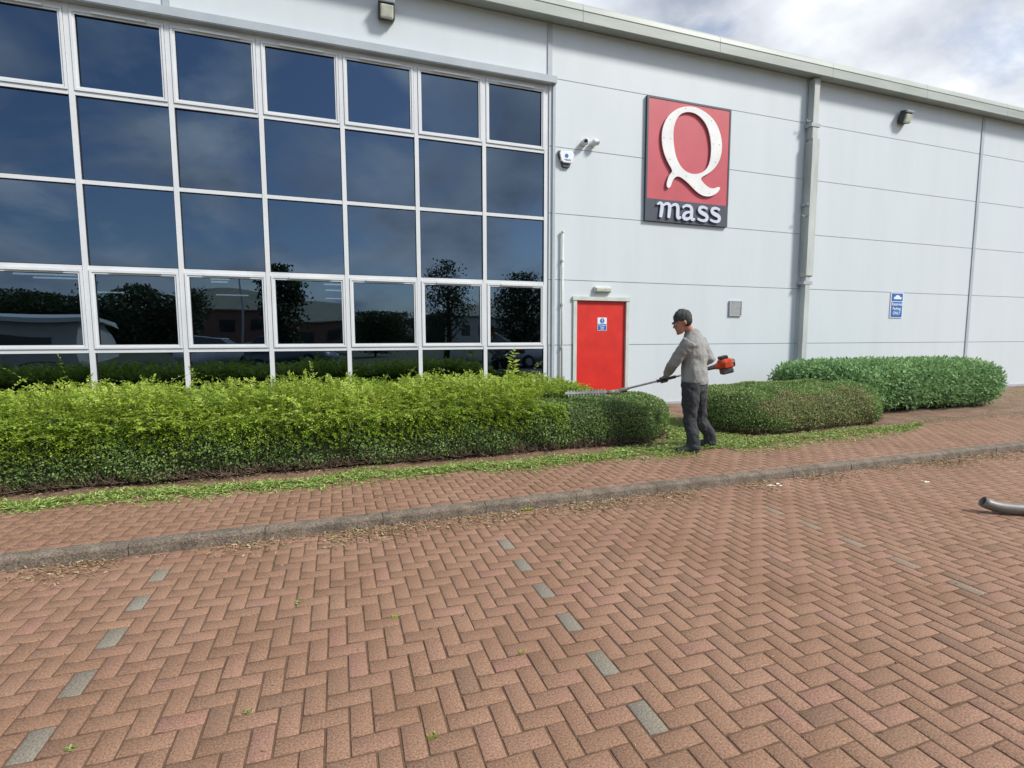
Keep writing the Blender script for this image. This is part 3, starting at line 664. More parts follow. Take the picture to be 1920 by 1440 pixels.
# the longest shoots arch clear of the rest
n = 330; x = g1.uniform(-8.6, 3.6, n); P = np.stack([x, g1.uniform(6.7, 8.0, n), np.full(n, .86)], 1)
Dv = np.stack([g1.normal(0, .75, n), g1.normal(-.1, .4, n), np.full(n, 1.)], 1); L = g1.uniform(.26, .46, n)*np.clip((3.9-x)/1.2, .3, 1)
V, F, SV, SF, _ = sprigs(P, Dv, L, 13, g1, .036, .016, .42)
fast('arching_shoots', V, F, M['shoot'], np.clip(g1.normal(.65, .2, len(F)), 0, 1), hd); SV, SF = merge((SV0, SF0), (SV, SF)); fast('shoot_stems', SV, SF, M['twig'], parent=hd)
# fresh shoots hanging over the upper front face
n = 4200; x = g1.uniform(-8.8, 3.0, n); z = .32 + .42*np.sqrt(g1.random(n)); P = np.stack([x, 6.43+.02*g1.random(n)+np.clip(z-.62, 0, 1)*.4, z], 1)
Dv = np.stack([g1.normal(0, .5, n), -np.ones(n)*.8, .35+g1.random(n)*.5], 1); L = .07+.13*g1.random(n)*(z-.3)*2
V, F, SV, SF, _ = sprigs(P, Dv, L, 6, g1, .028, .014, .5)
fast('hanging_shoots', V, F, M['shoot'], np.clip(g1.normal(.32, .2, len(F)), 0, 1), hd)
twigs('twigs', hd, A1, B1, R1+.10, 9000, .20, g1)
# rounded clipped bush right of the man
PROF1 = [(.14, .11), (.04, .18), (.0, .36), (.03, .52), (.10, .63), (.22, .73), (.42, .79), (.68, .82)]
bu = thing('clipped_bush', 'low rounded clipped bush, browned in front, just right of the man', 'bush', (0, 0, 0))
A2, B2, R2 = (6.68, 7.10), (9.05, 7.30), .85
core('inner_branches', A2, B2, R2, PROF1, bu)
g2 = np.random.default_rng(12)
def brown(P): return (P[:, 2] < .74 + .05*np.sin(P[:, 0]*3)) & (P[:, 1] < 7.3) & (P[:, 0] > 6.75 + .4*np.sin(P[:, 2]*9)) & (P[:, 0] < 9.15)
foliage(A2, B2, R2, PROF1, 62000, bu, M['leaf'], .030, .017, g2, sel=lambda P, g: ~brown(P) | (g.random(len(P)) < .35), vshift=.12)
o = foliage(A2, B2, R2, PROF1, 62000, bu, M['brownleaf'], .028, .015, g2, name='browned_foliage', sel=lambda P, g: brown(P) & (g.random(len(P)) < .75)); o['label'] = 'olive brown clipped leaves on the front of the bush'
twigs('twigs', bu, A2, B2, R2+.06, 4000, .2, g2)
# broad-leaved shrub behind
PROF2 = [(.40, .20), (.14, .28), (.02, .44), (.0, .66), (.06, .86), (.18, .98), (.42, 1.05), (.80, 1.08)]
bs_ = thing('broadleaf_shrub', 'taller blue-green broad-leaved shrub behind the clipped bush', 'shrub', (0, 0, 0))
A3, B3, R3 = (9.98, 8.18), (13.9, 8.18), 1.0
g3 = np.random.default_rng(13)
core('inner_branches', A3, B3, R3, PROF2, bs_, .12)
foliage(A3, B3, R3, PROF2, 30000, bs_, M['bigleaf'], .085, .034, g3, jit=.16, rnd=.55)
foliage(A3, B3, R3, PROF2, 7000, bs_, M['bigleaf'], .09, .036, g3, jit=-.07, rnd=.8, name='outer_leaves', vshift=.15)
twigs('stems', bs_, A3, B3, R3-.35, 1500, .35, g3)
# weed sapling poking above the hedge against the glass
wd = thing('sapling', 'pale leafy weed sapling standing above the hedge beside the window edge', 'plant', (3.02, 8.75, .1))
bm = bmesh.new(); tube(bm, [(3.02,8.75,.1),(3.03,8.76,.6),(3.0,8.74,1.0),(3.05,8.75,1.42)], [.012,.010,.007,.003], 6); part('stem', bm, M['twig'], wd)
P = np.array([(3.0+.05*random.random(), 8.75, .85+.052*k) for k in range(12)]); P = np.repeat(P, 2, 0); g4 = np.random.default_rng(5)
Dv = np.stack([g4.normal(0, .9, 24), g4.normal(-.2, .7, 24), g4.uniform(-.1, .7, 24)], 1)
V, F = leaves(P, Dv, np.array([[0, -.5, 1.]])+g4.normal(0, .3, (24, 3)), .15, .075); fast('foliage', V-np.array([3.02, 8.75, .1]), F, M['shoot'], g4.uniform(.5, 1, 24), wd)

# ---------------------------------------------------------------- clippings, litter, weeds
def scatter(n, fx, g, zt=.095, pile=.02, ll=.034, lw=.014, flat=.35, clump=False):
    P = fx(n, g); n = len(P); z = zt + pile*g.random(n)*(P[:, 2] if P.shape[1] > 2 else 1)
    P = np.stack([P[:, 0], P[:, 1], z], 1); a = g.random(n)*2*math.pi
    Dv = np.stack([np.cos(a), np.sin(a), g.normal(0, flat*.6, n)], 1); Nn = np.stack([g.normal(0, flat, n), g.normal(0, flat, n), np.ones(n)], 1)
    s = .6+.9*g.random(n)
    if clump:
        q = g.random(n) < np.clip(.62+.5*np.sin(P[:, 0]*9+3*np.sin(P[:, 1]*7))*np.sin(P[:, 1]*13+P[:, 0]*4)+.3*np.sin(P[:, 0]*23+P[:, 1]*19), .12, 1)
        P, Dv, Nn, s = P[q], Dv[q], Nn[q], s[q]
    return leaves(P, Dv, Nn, ll*s, lw*s)
g5 = np.random.default_rng(21)
def band(n, g):
    x = g.uniform(-6.5, 4.6, n); c = 5.90 - .01*x + .05*np.sin(x*2.1) + .04*np.sin(x*5.3); w_ = .16 + .035*np.sin(x*3.3+1)+.08*np.clip((x-2.5)/2, 0, 1)
    t = g.normal(0, 1, n); p = np.clip(1-abs(t)/2, 0, 1)
    return np.stack([x, c+w_*t*.8, p], 1)
def gap(n, g):
    x = g.uniform(4.3, 6.4, n); y = g.uniform(5.75, 8.7, n)
    k = (g.random(n) < np.clip(1.25-abs(x-5.25-.15*(y-7))/1.0, 0, 1)) & ~((x < 4.9) & (y > 6.5)); p = np.clip(1-abs(x-5.3)/1.2, .2, 1)*1.6
    return np.stack([x, y, p], 1)[k]
def right(n, g):
    x = g.uniform(5.2, 9.9, n); c = 5.84 + .06*(x-5.5) + .05*np.sin(x*4); w_ = .22*np.clip((10.1-x)/2, .2, 1)
    t = g.normal(0, 1, n); return np.stack([x, c+w_*t, np.clip(1-abs(t)/2, 0, 1)], 1)
def fargreen(n, g):
    x = g.uniform(10, 24, n); y = g.uniform(6.3, 9.8, n); k = g.random(n) < np.clip(np.sin(x*.9+1)*np.sin(y*2.1+x)*.8 + .15 + (x > 14.5)*.25, 0, 1)
    return np.stack([x, y, np.full(n, .6)], 1)[k]
parts_ = [scatter(52000, band, g5, pile=.04, clump=True, ll=.046, lw=.0095, flat=.6), scatter(56000, gap, g5, pile=.04, zt=.092, clump=True, ll=.046, lw=.0095, flat=.6), scatter(17000, right, g5, pile=.035, clump=True, ll=.046, lw=.0095, flat=.6), scatter(14000, fargreen, g5, pile=.02, zt=.092)]
V, F = merge(*parts_); v = np.clip(g5.normal(.5, .22, len(F)), 0, .98)
tag(fast('hedge_clippings', V, F, M['clip'], v), 'fresh green hedge clippings strewn along the paving in front of the hedges', 'clippings', kind='stuff')
def gutterl(n, g):
    x = g.uniform(-4.5, 12, n); k = g.random(n) < np.clip(.4+.5*np.sin(x*1.7+.6)*np.sin(x*.83+2)+.3*np.sin(x*6), .06, 1)
    y = 4.53 - np.abs(g.normal(0, .16, n))
    return np.stack([x, y, np.ones(n)*.5], 1)[k & (y > 3.7)]
def soill(n, g):
    x = g.uniform(-6, 20, n); y = g.uniform(6.1, 6.6, n); return np.stack([x, y, np.ones(n)*.5], 1)
def pav(n, g):
    x = g.uniform(-5, 14, n); y = g.uniform(4.75, 6.05, n); return np.stack([x, y, np.ones(n)*.3], 1)
def roadl(n, g):
    x = g.uniform(-4, 14, n); y = g.uniform(1, 4.5, n); return np.stack([x, y, np.ones(n)*.2], 1)
V, F = merge(scatter(26000, gutterl, g5, .003, .014, .032, .009), scatter(7000, soill, g5, .095, .02, .03, .008), scatter(900, pav, g5, .094, .006, .022, .008), scatter(500, roadl, g5, .003, .004, .018, .007))
tag(fast('leaf_litter', V, F, M['litter'], np.clip(g5.normal(.5, .28, len(F)), 0, 1)), 'dry brown twigs and leaf litter gathered along the kerb', 'leaf litter', kind='stuff')
WEED = [((1.525, 3.34), 'tiny yellow-green weed between blocks, near the second row of grey blocks'), ((.879, 2.408), 'tiny green weed in a joint at the middle of the road'),
        ((-.432, 2.412), 'tiny yellow-green weed low on the left of the road'), ((.33, 1.996), 'pale rosette weed at the bottom of the road'),
        ((-.284, 3.361), 'flat yellowish weed in a joint left of centre on the road'), ((.276, 2.984), 'smallest weed sprig in the middle of the block paving'),
        ((-1.08, 2.42), 'weed beside the lowest grey block of the left row'), ((1.70, 4.50), 'green weed clump growing out of the joint against the kerb')]
for i, ((x, y), lb) in enumerate(WEED):
    big = 2.6 if i == 7 else 1; n = int(16*big)
    a = g5.random(n)*6.28; P = np.stack([g5.normal(0, .008*big*(2 if i == 7 else 1), n), g5.normal(0, .006, n), np.full(n, .001)], 1); fl = .7 if big == 1 else 1
    Dv = np.stack([np.cos(a), np.sin(a), g5.uniform(.15, .8, n)], 1); V, F = leaves(P, Dv, np.array([[0, 0, 1.]])+g5.normal(0, .3, (n, 3)), .028*fl*(1+.5*(big > 1)), .010*fl)
    o = fast('weed', V, F, M['clip'] if i % 2 == 0 else M['shoot'], g5.uniform(.1, .8, n)); o.location = (x, y, 0); tag(o, lb, 'weed', 'weeds in the paving joints')
for (x, y, k, lb) in ((4.60, 4.33, 6, 'scattered white paper scraps below the kerb, right of centre'), (6.37, 3.86, 3, 'small white scraps on the road near the metal tube')):
    bm = bmesh.new()
    for q in range(k):
        cx_, cy_ = random.gauss(0, .06*k/4), random.gauss(0, .03); s = .018+.014*random.random(); a = random.random()*6
        pts = [bm.verts.new((cx_+s*math.cos(a+u)*random.uniform(.7, 1.2), cy_+s*math.sin(a+u)*.8, .004+random.random()*.012)) for u in (0, 1.3, 2.9, 4.5)]
        bm.faces.new(pts)
    me = bpy.data.meshes.new('paper_scraps'); bm.to_mesh(me); bm.free(); o = link('paper_scraps', me, M['petal']); o.location = (x, y, 0); tag(o, lb, 'litter', kind='stuff')

# ---------------------------------------------------------------- blower tube at the right edge
bt = thing('metal_tube', 'grey metal tube with an upturned open end poking in at the right edge', 'tube', (6.0, 2.85, 0))
path = [(5.79,3.01,.108),(5.82,2.985,.088),(5.86,2.955,.072),(5.91,2.92,.063),(6.0,2.86,.059),(6.25,2.72,.058),(6.6,2.52,.058)]
bm = bmesh.new(); tube(bm, path, [.050,.050,.051,.052,.053,.053,.053], 24, cap=False); o = part('outer_tube', bm, M['tube'], bt, True)
s_ = o.modifiers.new('wall', 'SOLIDIFY'); s_.thickness = .003; s_.offset = -1
bm = bmesh.new(); tube(bm, [(5.835,2.972,.082),(5.87,2.947,.070)], .044, 20); part('dark_inside', bm, M['tube_dark'], bt)  # dark brown plug set just inside the open end

# ---------------------------------------------------------------- the man
Fw = Vector((-.62, .785, 0)).normalized(); Rv = Vector((.785, .62, 0)).normalized(); UP = Vector((0, 0, 1))
ZG = .122
man = thing('person', 'man in grey sweater and dark trousers trimming the hedge, seen from behind', 'person', (4.68, 5.7, ZG))
def soft(name, bm, material, parent, vox=.012, sm=6, disp=0, ds=.12):
    o = part(name, bm, material, parent, True)
    r_ = o.modifiers.new('union', 'REMESH'); r_.mode = 'VOXEL'; r_.voxel_size = vox; r_.use_smooth_shade = True
    s = o.modifiers.new('soften', 'SMOOTH'); s.factor = .5; s.iterations = sm
    if disp:
        tx = bpy.data.textures.new(name+'_folds', 'CLOUDS'); tx.noise_scale = ds; tx.noise_depth = 2
        d = o.modifiers.new('folds', 'DISPLACE'); d.texture = tx; d.strength = disp; d.mid_level = .5; d.texture_coords = 'LOCAL'
    return o
def sec(c, a, b, f=None, r=None): return (c, r or Rv, a, f or Fw, b)
def limb(bm, pts, rad, seg=14): tube(bm, pts, rad, seg)
hipL, hipR = Vector((4.50, 5.66, 1.06)), Vector((4.73, 5.80, 1.06))
kneeL, kneeR = Vector((4.50, 5.66, .64)), Vector((4.82, 5.84, .64))
ankL, ankR = Vector((4.52, 5.60, .24)), Vector((4.96, 5.80, .24))
shL, shR = Vector((4.40, 5.60, 1.655)), Vector((4.80, 5.90, 1.655))
elL, elR = Vector((4.30, 5.76, 1.36)), Vector((4.86, 5.74, 1.40))
hnL, hnR = Vector((4.385, 6.10, 1.125)), Vector((4.78, 6.0, 1.22))
shA = Vector((5.133, 5.9, 1.281)); shB = Vector((3.816, 6.45, .913)); sdv = (shB-shA).normalized()
hc = Vector((4.375, 5.72, 1.905)); hf = Vector((-.80, .46, -.33)).normalized(); hr = hf.cross(UP).normalized(); hu = hr.cross(hf).normalized()
body = bmesh.new()
loft(body, [sec((4.615,5.73,1.02), .15, .10), sec((4.61,5.74,1.3), .15, .10), sec((4.60,5.74,1.55), .15, .09), sec((4.60,5.74,1.66), .12, .07), sec((4.575,5.735,1.75), .07, .07)], 16)
for a, b, c in ((hipL, kneeL, ankL), (hipR, kneeR, ankR)): limb(body, [a, b, c, c-UP*.06], [.07, .045, .035, .035])
for a, b, c in ((shL, elL, hnL), (shR, elR, hnR)): limb(body, [a+(Vector((4.6,5.74,1.6))-a)*.25, b, b+(c-b)*.8], [.035, .033, .030])
tube(body, [(4.575,5.735,1.72), (4.50,5.73,1.80), hc-hf*.02-hu*.05], [.07, .062, .066], 14)     # neck
ball(body, hc+hu*.025-hf*.015, .118, .092, .118, hf, hr, hu, 20)                          # skull
loft(body, [(hc+hf*.035-hu*.02, hr, .078, hf, .082), (hc+hf*.045-hu*.075, hr, .066, hf, .072), (hc+hf*.06-hu*.12, hr, .043, hf, .05), (hc+hf*.068-hu*.142, hr, .024, hf, .03)], 16)  # jaw
ball(body, hc+hf*.098-hu*.125, .022, .026, .02, hf, hr, hu)                              # chin
loft(body, [(hc+hf*.100+hu*.02, hr, .010, hf, .012), (hc+hf*.122-hu*.025, hr, .015, hf, .018), (hc+hf*.118-hu*.042, hr, .017, hf, .014)], 10)   # nose
ball(body, hc+hf*.106-hu*.072, .013, .026, .008, hf, hr, hu); ball(body, hc+hf*.102-hu*.087, .013, .022, .008, hf, hr, hu)   # lips
ball(body, hc+hf*.098+hu*.028, .014, .055, .010, hf, hr, hu)                             # brow
for s in (-1, 1): ball(body, hc-hf*.022-hu*.012+hr*s*.094, .022, .012, .036, hf, hr, hu)  # ears
soft('body', body, M['skin'], man, .008, 2)
bd = man
for s in (-1, 1):
    bm = bmesh.new(); ball(bm, hc+hf*.094+hu*.008+hr*s*.034, .012, .014, .010, hf, hr, hu); part('eye', bm, M['letter'], bd, True)
bm = bmesh.new(); ball(bm, hc+hu*.012-hf*.04, .098, .099, .098, hf, hr, hu, 18)
loft(bm, [(hc-hf*.075-hu*.0, hr, .075, hf, .04), (hc-hf*.066-hu*.07, hr, .062, hf, .03)], 14); soft('hair', bm, M['hair'], man, .009, 2, .01, .02)
cp = bmesh.new(); ball(cp, hc+hu*.060-hf*.024, .122, .108, .118, hf, hr, hu, 20)
for vv_ in list(cp.verts):
    if (vv_.co-hc).dot(hu) < .012: cp.verts.remove(vv_)
bmesh.ops.holes_fill(cp, edges=[e for e in cp.edges if e.is_boundary], sides=0)
capo = soft('cap', cp, M['cap'], man, .009, 2, .035, .06)
bm = bmesh.new()
obox(bm, hc+hf*.104+hu*.034, hf+hu*-.35, hr, hu, .05, .12, .022, .006); part('peak', bm, M['cap'], capo)
# sweater
sw = bmesh.new()
loft(sw, [sec((4.615,5.735,1.055), 0.215, 0.167), sec((4.615,5.735,1.10), 0.224, 0.178), sec((4.61,5.73,1.20), 0.222, 0.173), sec((4.61,5.74,1.34), 0.215, 0.162), sec((4.605,5.74,1.48), 0.237, 0.162), sec((4.60,5.745,1.60), 0.260, 0.157), sec((4.60,5.745,1.68), 0.241, 0.130), sec((4.575,5.74,1.745), 0.157, 0.108), sec((4.54,5.735,1.795), 0.099, 0.092), sec((4.52,5.735,1.815), 0.090, 0.084)], 22)
limb(sw, [shL+Vector((.03,.02,-.01)), shL*.6+elL*.4, elL, elL*.55+hnL*.45, elL*.18+hnL*.82], [.100, .094, .080, .070, .048], 16)
limb(sw, [shR+Vector((-.03,-.02,-.01)), shR*.6+elR*.4, elR, elR*.55+hnR*.45, elR*.2+hnR*.8], [.100, .096, .082, .070, .050], 16)
soft('sweater', sw, M['sweat'], man, .011, 4, .042, .11)
# trousers
tr_ = bmesh.new()
loft(tr_, [sec((4.615,5.735,1.16), .18, .14), sec((4.615,5.735,1.06), .20, .155), sec((4.615,5.735,.96), .195, .155)], 18)
limb(tr_, [hipL+UP*.04, hipL-UP*.14, kneeL+UP*.03, kneeL-UP*.12, ankL+UP*.08, ankL-UP*.06], [.126, .122, .098, .092, .084, .088], 16)
limb(tr_, [hipR+UP*.04, hipR-UP*.14, kneeR+UP*.03, kneeR-UP*.12, ankR+UP*.08, ankR-UP*.06], [.126, .122, .098, .092, .084, .088], 16)
soft('trousers', tr_, M['trouser'], man, .011, 4, .05, .09)
def boot(a, d):
    d = Vector(d).normalized(); s = d.cross(UP); bm = bmesh.new(); g0 = Vector((a.x, a.y, ZG))
    loft(bm, [(a-UP*.0, s, .056, d, .062), (Vector((a.x,a.y,ZG+.10)), s, .056, d, .068), (g0+UP*.06-d*.005, s, .054, d, .085), (g0+UP*.012-d*.0, s, .052, d, .092)], 14)
    loft(bm, [(g0+d*.0+UP*.07, s, .052, UP, .062), (g0+d*.09+UP*.055, s, .054, UP, .052), (g0+d*.17+UP*.042, s, .056, UP, .038), (g0+d*.225+UP*.036, s, .040, UP, .028)], 14)
    b = soft('boot', bm, M['boot'], man, .009, 3)
    bm = bmesh.new(); loft(bm, [(g0+d*.085+UP*.010, s, .062, d, .168), (g0+d*.085+UP*.026, s, .062, d, .166)], 20); part('sole', bm, M['dark'], b)
boot(ankL, (-.93, .36, 0)); boot(ankR, (-.75, .66, 0))
def grip(pos, axis, wrist, up_side, r0=.026):
    """gloved hand closed on a bar: four unequal curled fingers, side thumb"""
    axis = axis.normalized(); wv = (wrist-pos); wv -= axis*wv.dot(axis); wv.normalize(); tv = axis.cross(wv).normalized()*up_side
    bm = bmesh.new(); R_ = r0+.014
    kn = pos + wv*(R_*.2) + tv*(R_+.004)
    loft(bm, [(wrist, axis, .036, tv, .030), (wrist*.5+pos*.5+tv*.012, axis, .046, tv, .026), (pos+wv*.02+tv*(R_*.8), axis, .050, wv, .024)], 14)
    for k, ln in enumerate((.92, 1.0, .96, .82)):
        c = pos + axis*(-.036+.024*k); pts = []
        for q in range(7):
            an = R(75) - R(215)*ln*q/6
            pts.append(c + (tv*math.sin(an)*R_*(1.08 if q in (2, 4) else 1) + (wv*math.cos(an)*R_)*(1)) * 1.0 if False else c + (tv*math.cos(an-R(75)) - wv*math.sin(-(an-R(75))))*R_)
        tube(bm, pts, [.0145, .0145, .014, .0135, .013, .012, .010], 8)
    th = [wrist*.45+pos*.55-axis*.045, pos+wv*.03-axis*.062-tv*.006, pos-axis*.050-tv*(R_*.75)+wv*.01, pos-axis*.03-tv*R_*1.05-wv*.012]
    tube(bm, th, [.018, .017, .015, .012], 8)
    return soft('glove', bm, M['glove'], man, .0065, 2)
tL = (hnL-shA).dot(sdv); pL = shA+sdv*tL; tR = (hnR-shA).dot(sdv); pR = shA+sdv*tR
grip(pL, sdv, pL+(elL-pL).normalized()*.10, 1); grip(pR, sdv, pR+(elR-pR).normalized()*.10, 1, .03)

# ---------------------------------------------------------------- long-reach hedge trimmer held by the man
ht = thing('hedge_trimmer', 'long reach petrol hedge trimmer with orange engine held by the man', 'hedge trimmer', tuple(shA))
bm = bmesh.new(); tube(bm, [shA, shB], .0145, 12); part('shaft', bm, M['steel'], ht, True)
bm = bmesh.new(); tube(bm, [shA+sdv*.60, pL-sdv*.05], .023, 12); tube(bm, [pL-sdv*.05, pL+sdv*.10], .0235, 12); part('front_grip', bm, M['charcoal'], ht, True)
bm = bmesh.new(); tube(bm, [shA+sdv*.02, shA+sdv*.14, pR+sdv*.06], [.036, .028, .028], 14)
obox(bm, pR-UP*.05, sdv, Rv, UP, .10, .02, .05, .006); part('rear_handle', bm, M['charcoal'], ht)
e0 = shA - sdv*.11; es = sdv.cross(UP).normalized(); eu = es.cross(sdv).normalized()
bm = bmesh.new(); tube(bm, [shA+sdv*.04, shA-sdv*.05], [.035, .062], 16); ball(bm, e0+eu*.02, .105, .085, .092, sdv, es, eu, 16); obox(bm, e0-sdv*.04+eu*.01, sdv, es, eu, .14, .15, .14, .03)
soft('engine_cover', bm, M['orange'], ht, .009, 3)
bm = bmesh.new(); obox(bm, e0-sdv*.01-eu*.095, sdv, es, eu, .17, .14, .085, .025); part('fuel_tank', bm, M['charcoal'], ht)
bm = bmesh.new(); obox(bm, e0+sdv*.0+eu*.105, sdv, es, eu, .12, .12, .05, .018); part('top_guard', bm, M['dark'], ht)
bm = bmesh.new(); tube(bm, [e0-sdv*.10, e0-sdv*.135], [.068, .058], 18); part('starter_housing', bm, M['dark'], ht)
bm = bmesh.new(); obox(bm, e0-sdv*.135+eu*.035-es*.02, sdv, es, eu, .03, .05, .02, .005); part('starter_grip', bm, M['steel'], ht)
bm = bmesh.new(); obox(bm, e0-sdv*.02-es*.085, sdv, es, eu, .10, .03, .09, .012); part('exhaust_cover', bm, M['orange'], ht)
b0, b1 = shB + Vector((-.03, .02, -.015)), Vector((3.10, 6.72, .875)); bdv = (b1-b0).normalized(); bn = (bdv.cross(UP).normalized()*math.cos(R(42)) - UP*math.sin(R(42))*(1 if bdv.cross(UP).y < 0 else -1)).normalized(); bu_ = bn.cross(bdv).normalized()
bm = bmesh.new(); tube(bm, [shB-sdv*.18, shB-sdv*.02], [.022, .032], 12); ball(bm, shB+Vector((0,0,-.015)), .055, .042, .045, sdv, es, eu); tube(bm, [b0-bdv*.02, b0+bdv*.10], [.038, .026], 12); part('gearbox', bm, M['gear'], ht, True)
bm = bmesh.new(); tube(bm, [b0-bdv*.19+UP*.005, b0-bdv*.02], [.013, .018], 8); part('tilt_lever', bm, M['charcoal'], ht)
bm = bmesh.new(); Lb = (b1-b0).length
obox(bm, b0+bdv*(.08+(Lb-.08)/2), bdv, bn, bu_, Lb-.08, .046, .018)
for k in range(13):
    c = b0+bdv*(.14+k*(Lb-.17)/12.5)
    for s in (-1, 1):
        p = [c-bdv*.015+bn*s*.02, c+bdv*.015+bn*s*.02, c+bdv*.008+bn*s*.066, c-bdv*.006+bn*s*.066]
        top = [bm.verts.new(q+bu_*.004) for q in p]; bot = [bm.verts.new(q-bu_*.004) for q in p]
        bm.faces.new(top); bm.faces.new(bot[::-1])
        for q in range(4): bm.faces.new((top[q], top[(q+1) % 4], bot[(q+1) % 4], bot[q]))
part('cutting_blade', bm, M['blade'], ht)

# ---------------------------------------------------------------- across the car park (seen mirrored in the windows)
def tree(name, x, y, h, cr, cz, label, n=5000, leaf=.16, shape=1.0, cone=False, group='trees across the car park', seed=0):
    g = np.random.default_rng(100+seed); t_ = thing(name, label, 'tree', (x, y, 0), group)
    bm = bmesh.new(); tube(bm, [(x,y,-.05),(x+.05,y,h*.3),(x,y+.04,h*.6),(x,y,h*.93)], [.035*h*.8, .025*h, .014*h, .004*h], 9); part('trunk', bm, M['bark'], t_, True)
    lim = bmesh.new(); ends = []
    for k in range(16):
        a = k*2.4+seed; z0 = h*(.25+.55*k/16); rr = cr*(.9-.5*abs(k/16-.35)); e = Vector((x+math.cos(a)*rr, y+math.sin(a)*rr, z0+rr*(.2 if cone else 1.0)*.8)); e.z = min(e.z, h)
        tube(lim, [(x, y, z0), ((x+e.x)/2, (y+e.y)/2, (z0+e.z)/2-.05), e], [.011*h, .007*h, .002*h], 6); ends.append(e)
    part('limbs', lim, M['bark'], t_)
    m_ = 26; c = np.zeros((m_, 3)); th = g.random(m_)*6.28; q = g.random(m_)
    zc = cz + (h-cz)*q; prof = (1-q)*1.0+.08 if cone else np.sqrt(np.clip(1-(2*q-1)**2, .05, 1))*.75+.1
    rad = cr*prof*np.sqrt(g.random(m_)); c[:, 0] = rad*np.cos(th); c[:, 1] = rad*np.sin(th); c[:, 2] = zc
    c = np.vstack([c, np.array([[e.x-x, e.y-y, e.z] for e in ends])]); m_ = len(c)
    k = g.integers(0, m_, n); s = cr*.27
    P = c[k] + g.normal(0, 1, (n, 3))*s*np.array([.8, .8, .7]); P[:, 2] = np.clip(P[:, 2], cz*.7, h+cr*.1)
    V, F = leaves(P, g.normal(0, 1, (n, 3)), g.normal(0, 1, (n, 3)), leaf*(.7+.6*g.random(n)), leaf*.55)
    fast('crown', V, F, M['treeleaf'], np.clip((P[:, 2]-cz)/(h-cz+.1)*.4+g.normal(.3, .2, n), 0, 1), t_)
tree('young_tree', 5.93, -7.0, 5.7, 1.2, 1.9, 'slim young tree with upswept branches, mirrored in the sixth window bay', 3200, .15, seed=1)
tree('tree', -3.1, -16.5, 6.6, 1.3, 1.2, 'tall dark tree mirrored in the fourth window bay', 5200, .24, seed=2)
tree('tree', 11.9, -11.3, 5.5, 1.6, .8, 'broad dark tree mirrored beside the window edge', 5200, .22, seed=3)
tree('bush_tree', 3.6, -31, 4.0, 2.4, .5, 'round bushy tree mirrored in the fifth window bay', 9000, .22, seed=4)
for i, (x, y, h, c) in enumerate(((-31, -34, 5.8, 2.4), (-26.5, -33, 5.0, 2.6), (-22.5, -32, 4.6, 2.4), (-18.6, -30, 5.6, 1.6), (-15.2, -31, 4.6, 2.2), (-11.8, -30, 4.8, 2.0), (-36, -36, 5.6, 3))):
    tree('evergreen_tree' if i in (0, 3) else 'tree', x, y, h, c, .6, ('tall pointed dark conifer behind the white shed' if i == 0 else 'narrow dark conifer standing clear of the tree belt' if i == 3 else 'dark tree in the belt beyond the car park, place %d from the white shed' % i), 9000, .22, cone=i in (0, 3), seed=10+i)
tag(bpy.data.objects[-1] if False else part('tree_belt', (lambda b: ([ball(b, (xx, -118+4*math.sin(xx), 1.5), 9, 4, 6.5+1.6*math.sin(xx*.7), n=10) for xx in range(-90, 60, 9)], b)[1])(bmesh.new()), M['treeleaf'], None, True), 'distant dark wood closing the view beyond the sheds', 'wood', kind='stuff')
def shed(name, x0, x1, y0, y1, h, rise, label, wall, roofm, lights=0, wins=0, cat='building'):
    t_ = thing(name, label, cat, ((x0+x1)/2, y1, 0))
    part('wall', B((x0, x1, y0, y1, -.04, h)), wall, t_)
    bm = bmesh.new(); ym = (y0+y1)/2; o_ = .35
    vs = [bm.verts.new(p) for p in ((x0-o_, y1+o_, h-.02), (x1+o_, y1+o_, h-.02), (x1+o_, ym, h+rise), (x0-o_, ym, h+rise), (x0-o_, y0-o_, h-.02), (x1+o_, y0-o_, h-.02))]
    bm.faces.new(vs[:4]); bm.faces.new((vs[3], vs[2], vs[5], vs[4])); rf = part('roof', bm, roofm, t_)
    so = rf.modifiers.new('thick', 'SOLIDIFY'); so.thickness = .22; so.offset = 1
    for k in range(lights):
        cx_ = x0 + (x1-x0)*(k+.5)/lights; u = .5; w_ = (x1-x0)/lights*.22; yy = y1+(ym-y1)*u; hh = h+rise*u+.26; dy = (ym-y1)*.16; dz = rise*.16
        bm = bmesh.new(); vs = [bm.verts.new(p) for p in ((cx_-w_, yy-dy, hh-dz), (cx_+w_, yy-dy, hh-dz), (cx_+w_, yy+dy, hh+dz), (cx_-w_, yy+dy, hh+dz))]; bm.faces.new(vs); part('rooflight', bm, M['skylight'], rf)
    for k in range(wins):
        cx_ = x0 + (x1-x0)*(k+.5)/wins; w_ = (x1-x0)/wins*.25
        part('window', B((cx_-w_, cx_+w_, y1-.02, y1+.03, h*.35, h*.72)), M['winpane'], t_)
shed('white_shed', -27, -13.9, -21, -14.8, 2.55, .25, 'low white flat-roofed shed mirrored in the leftmost window', M['render'], M['skylight'], 0, 3)
shed('long_shed', -25, 2, -102, -90, 5.2, 3.6, 'long olive-roofed shed with pale rooflights beyond the trees', M['brickw'], M['rooft'], 8, 6)
shed('office_block', 20, 44, -74, -64, 5.0, 2.2, 'pale two storey offices mirrored behind the young tree', M['render'], M['rooft'], 0, 8)
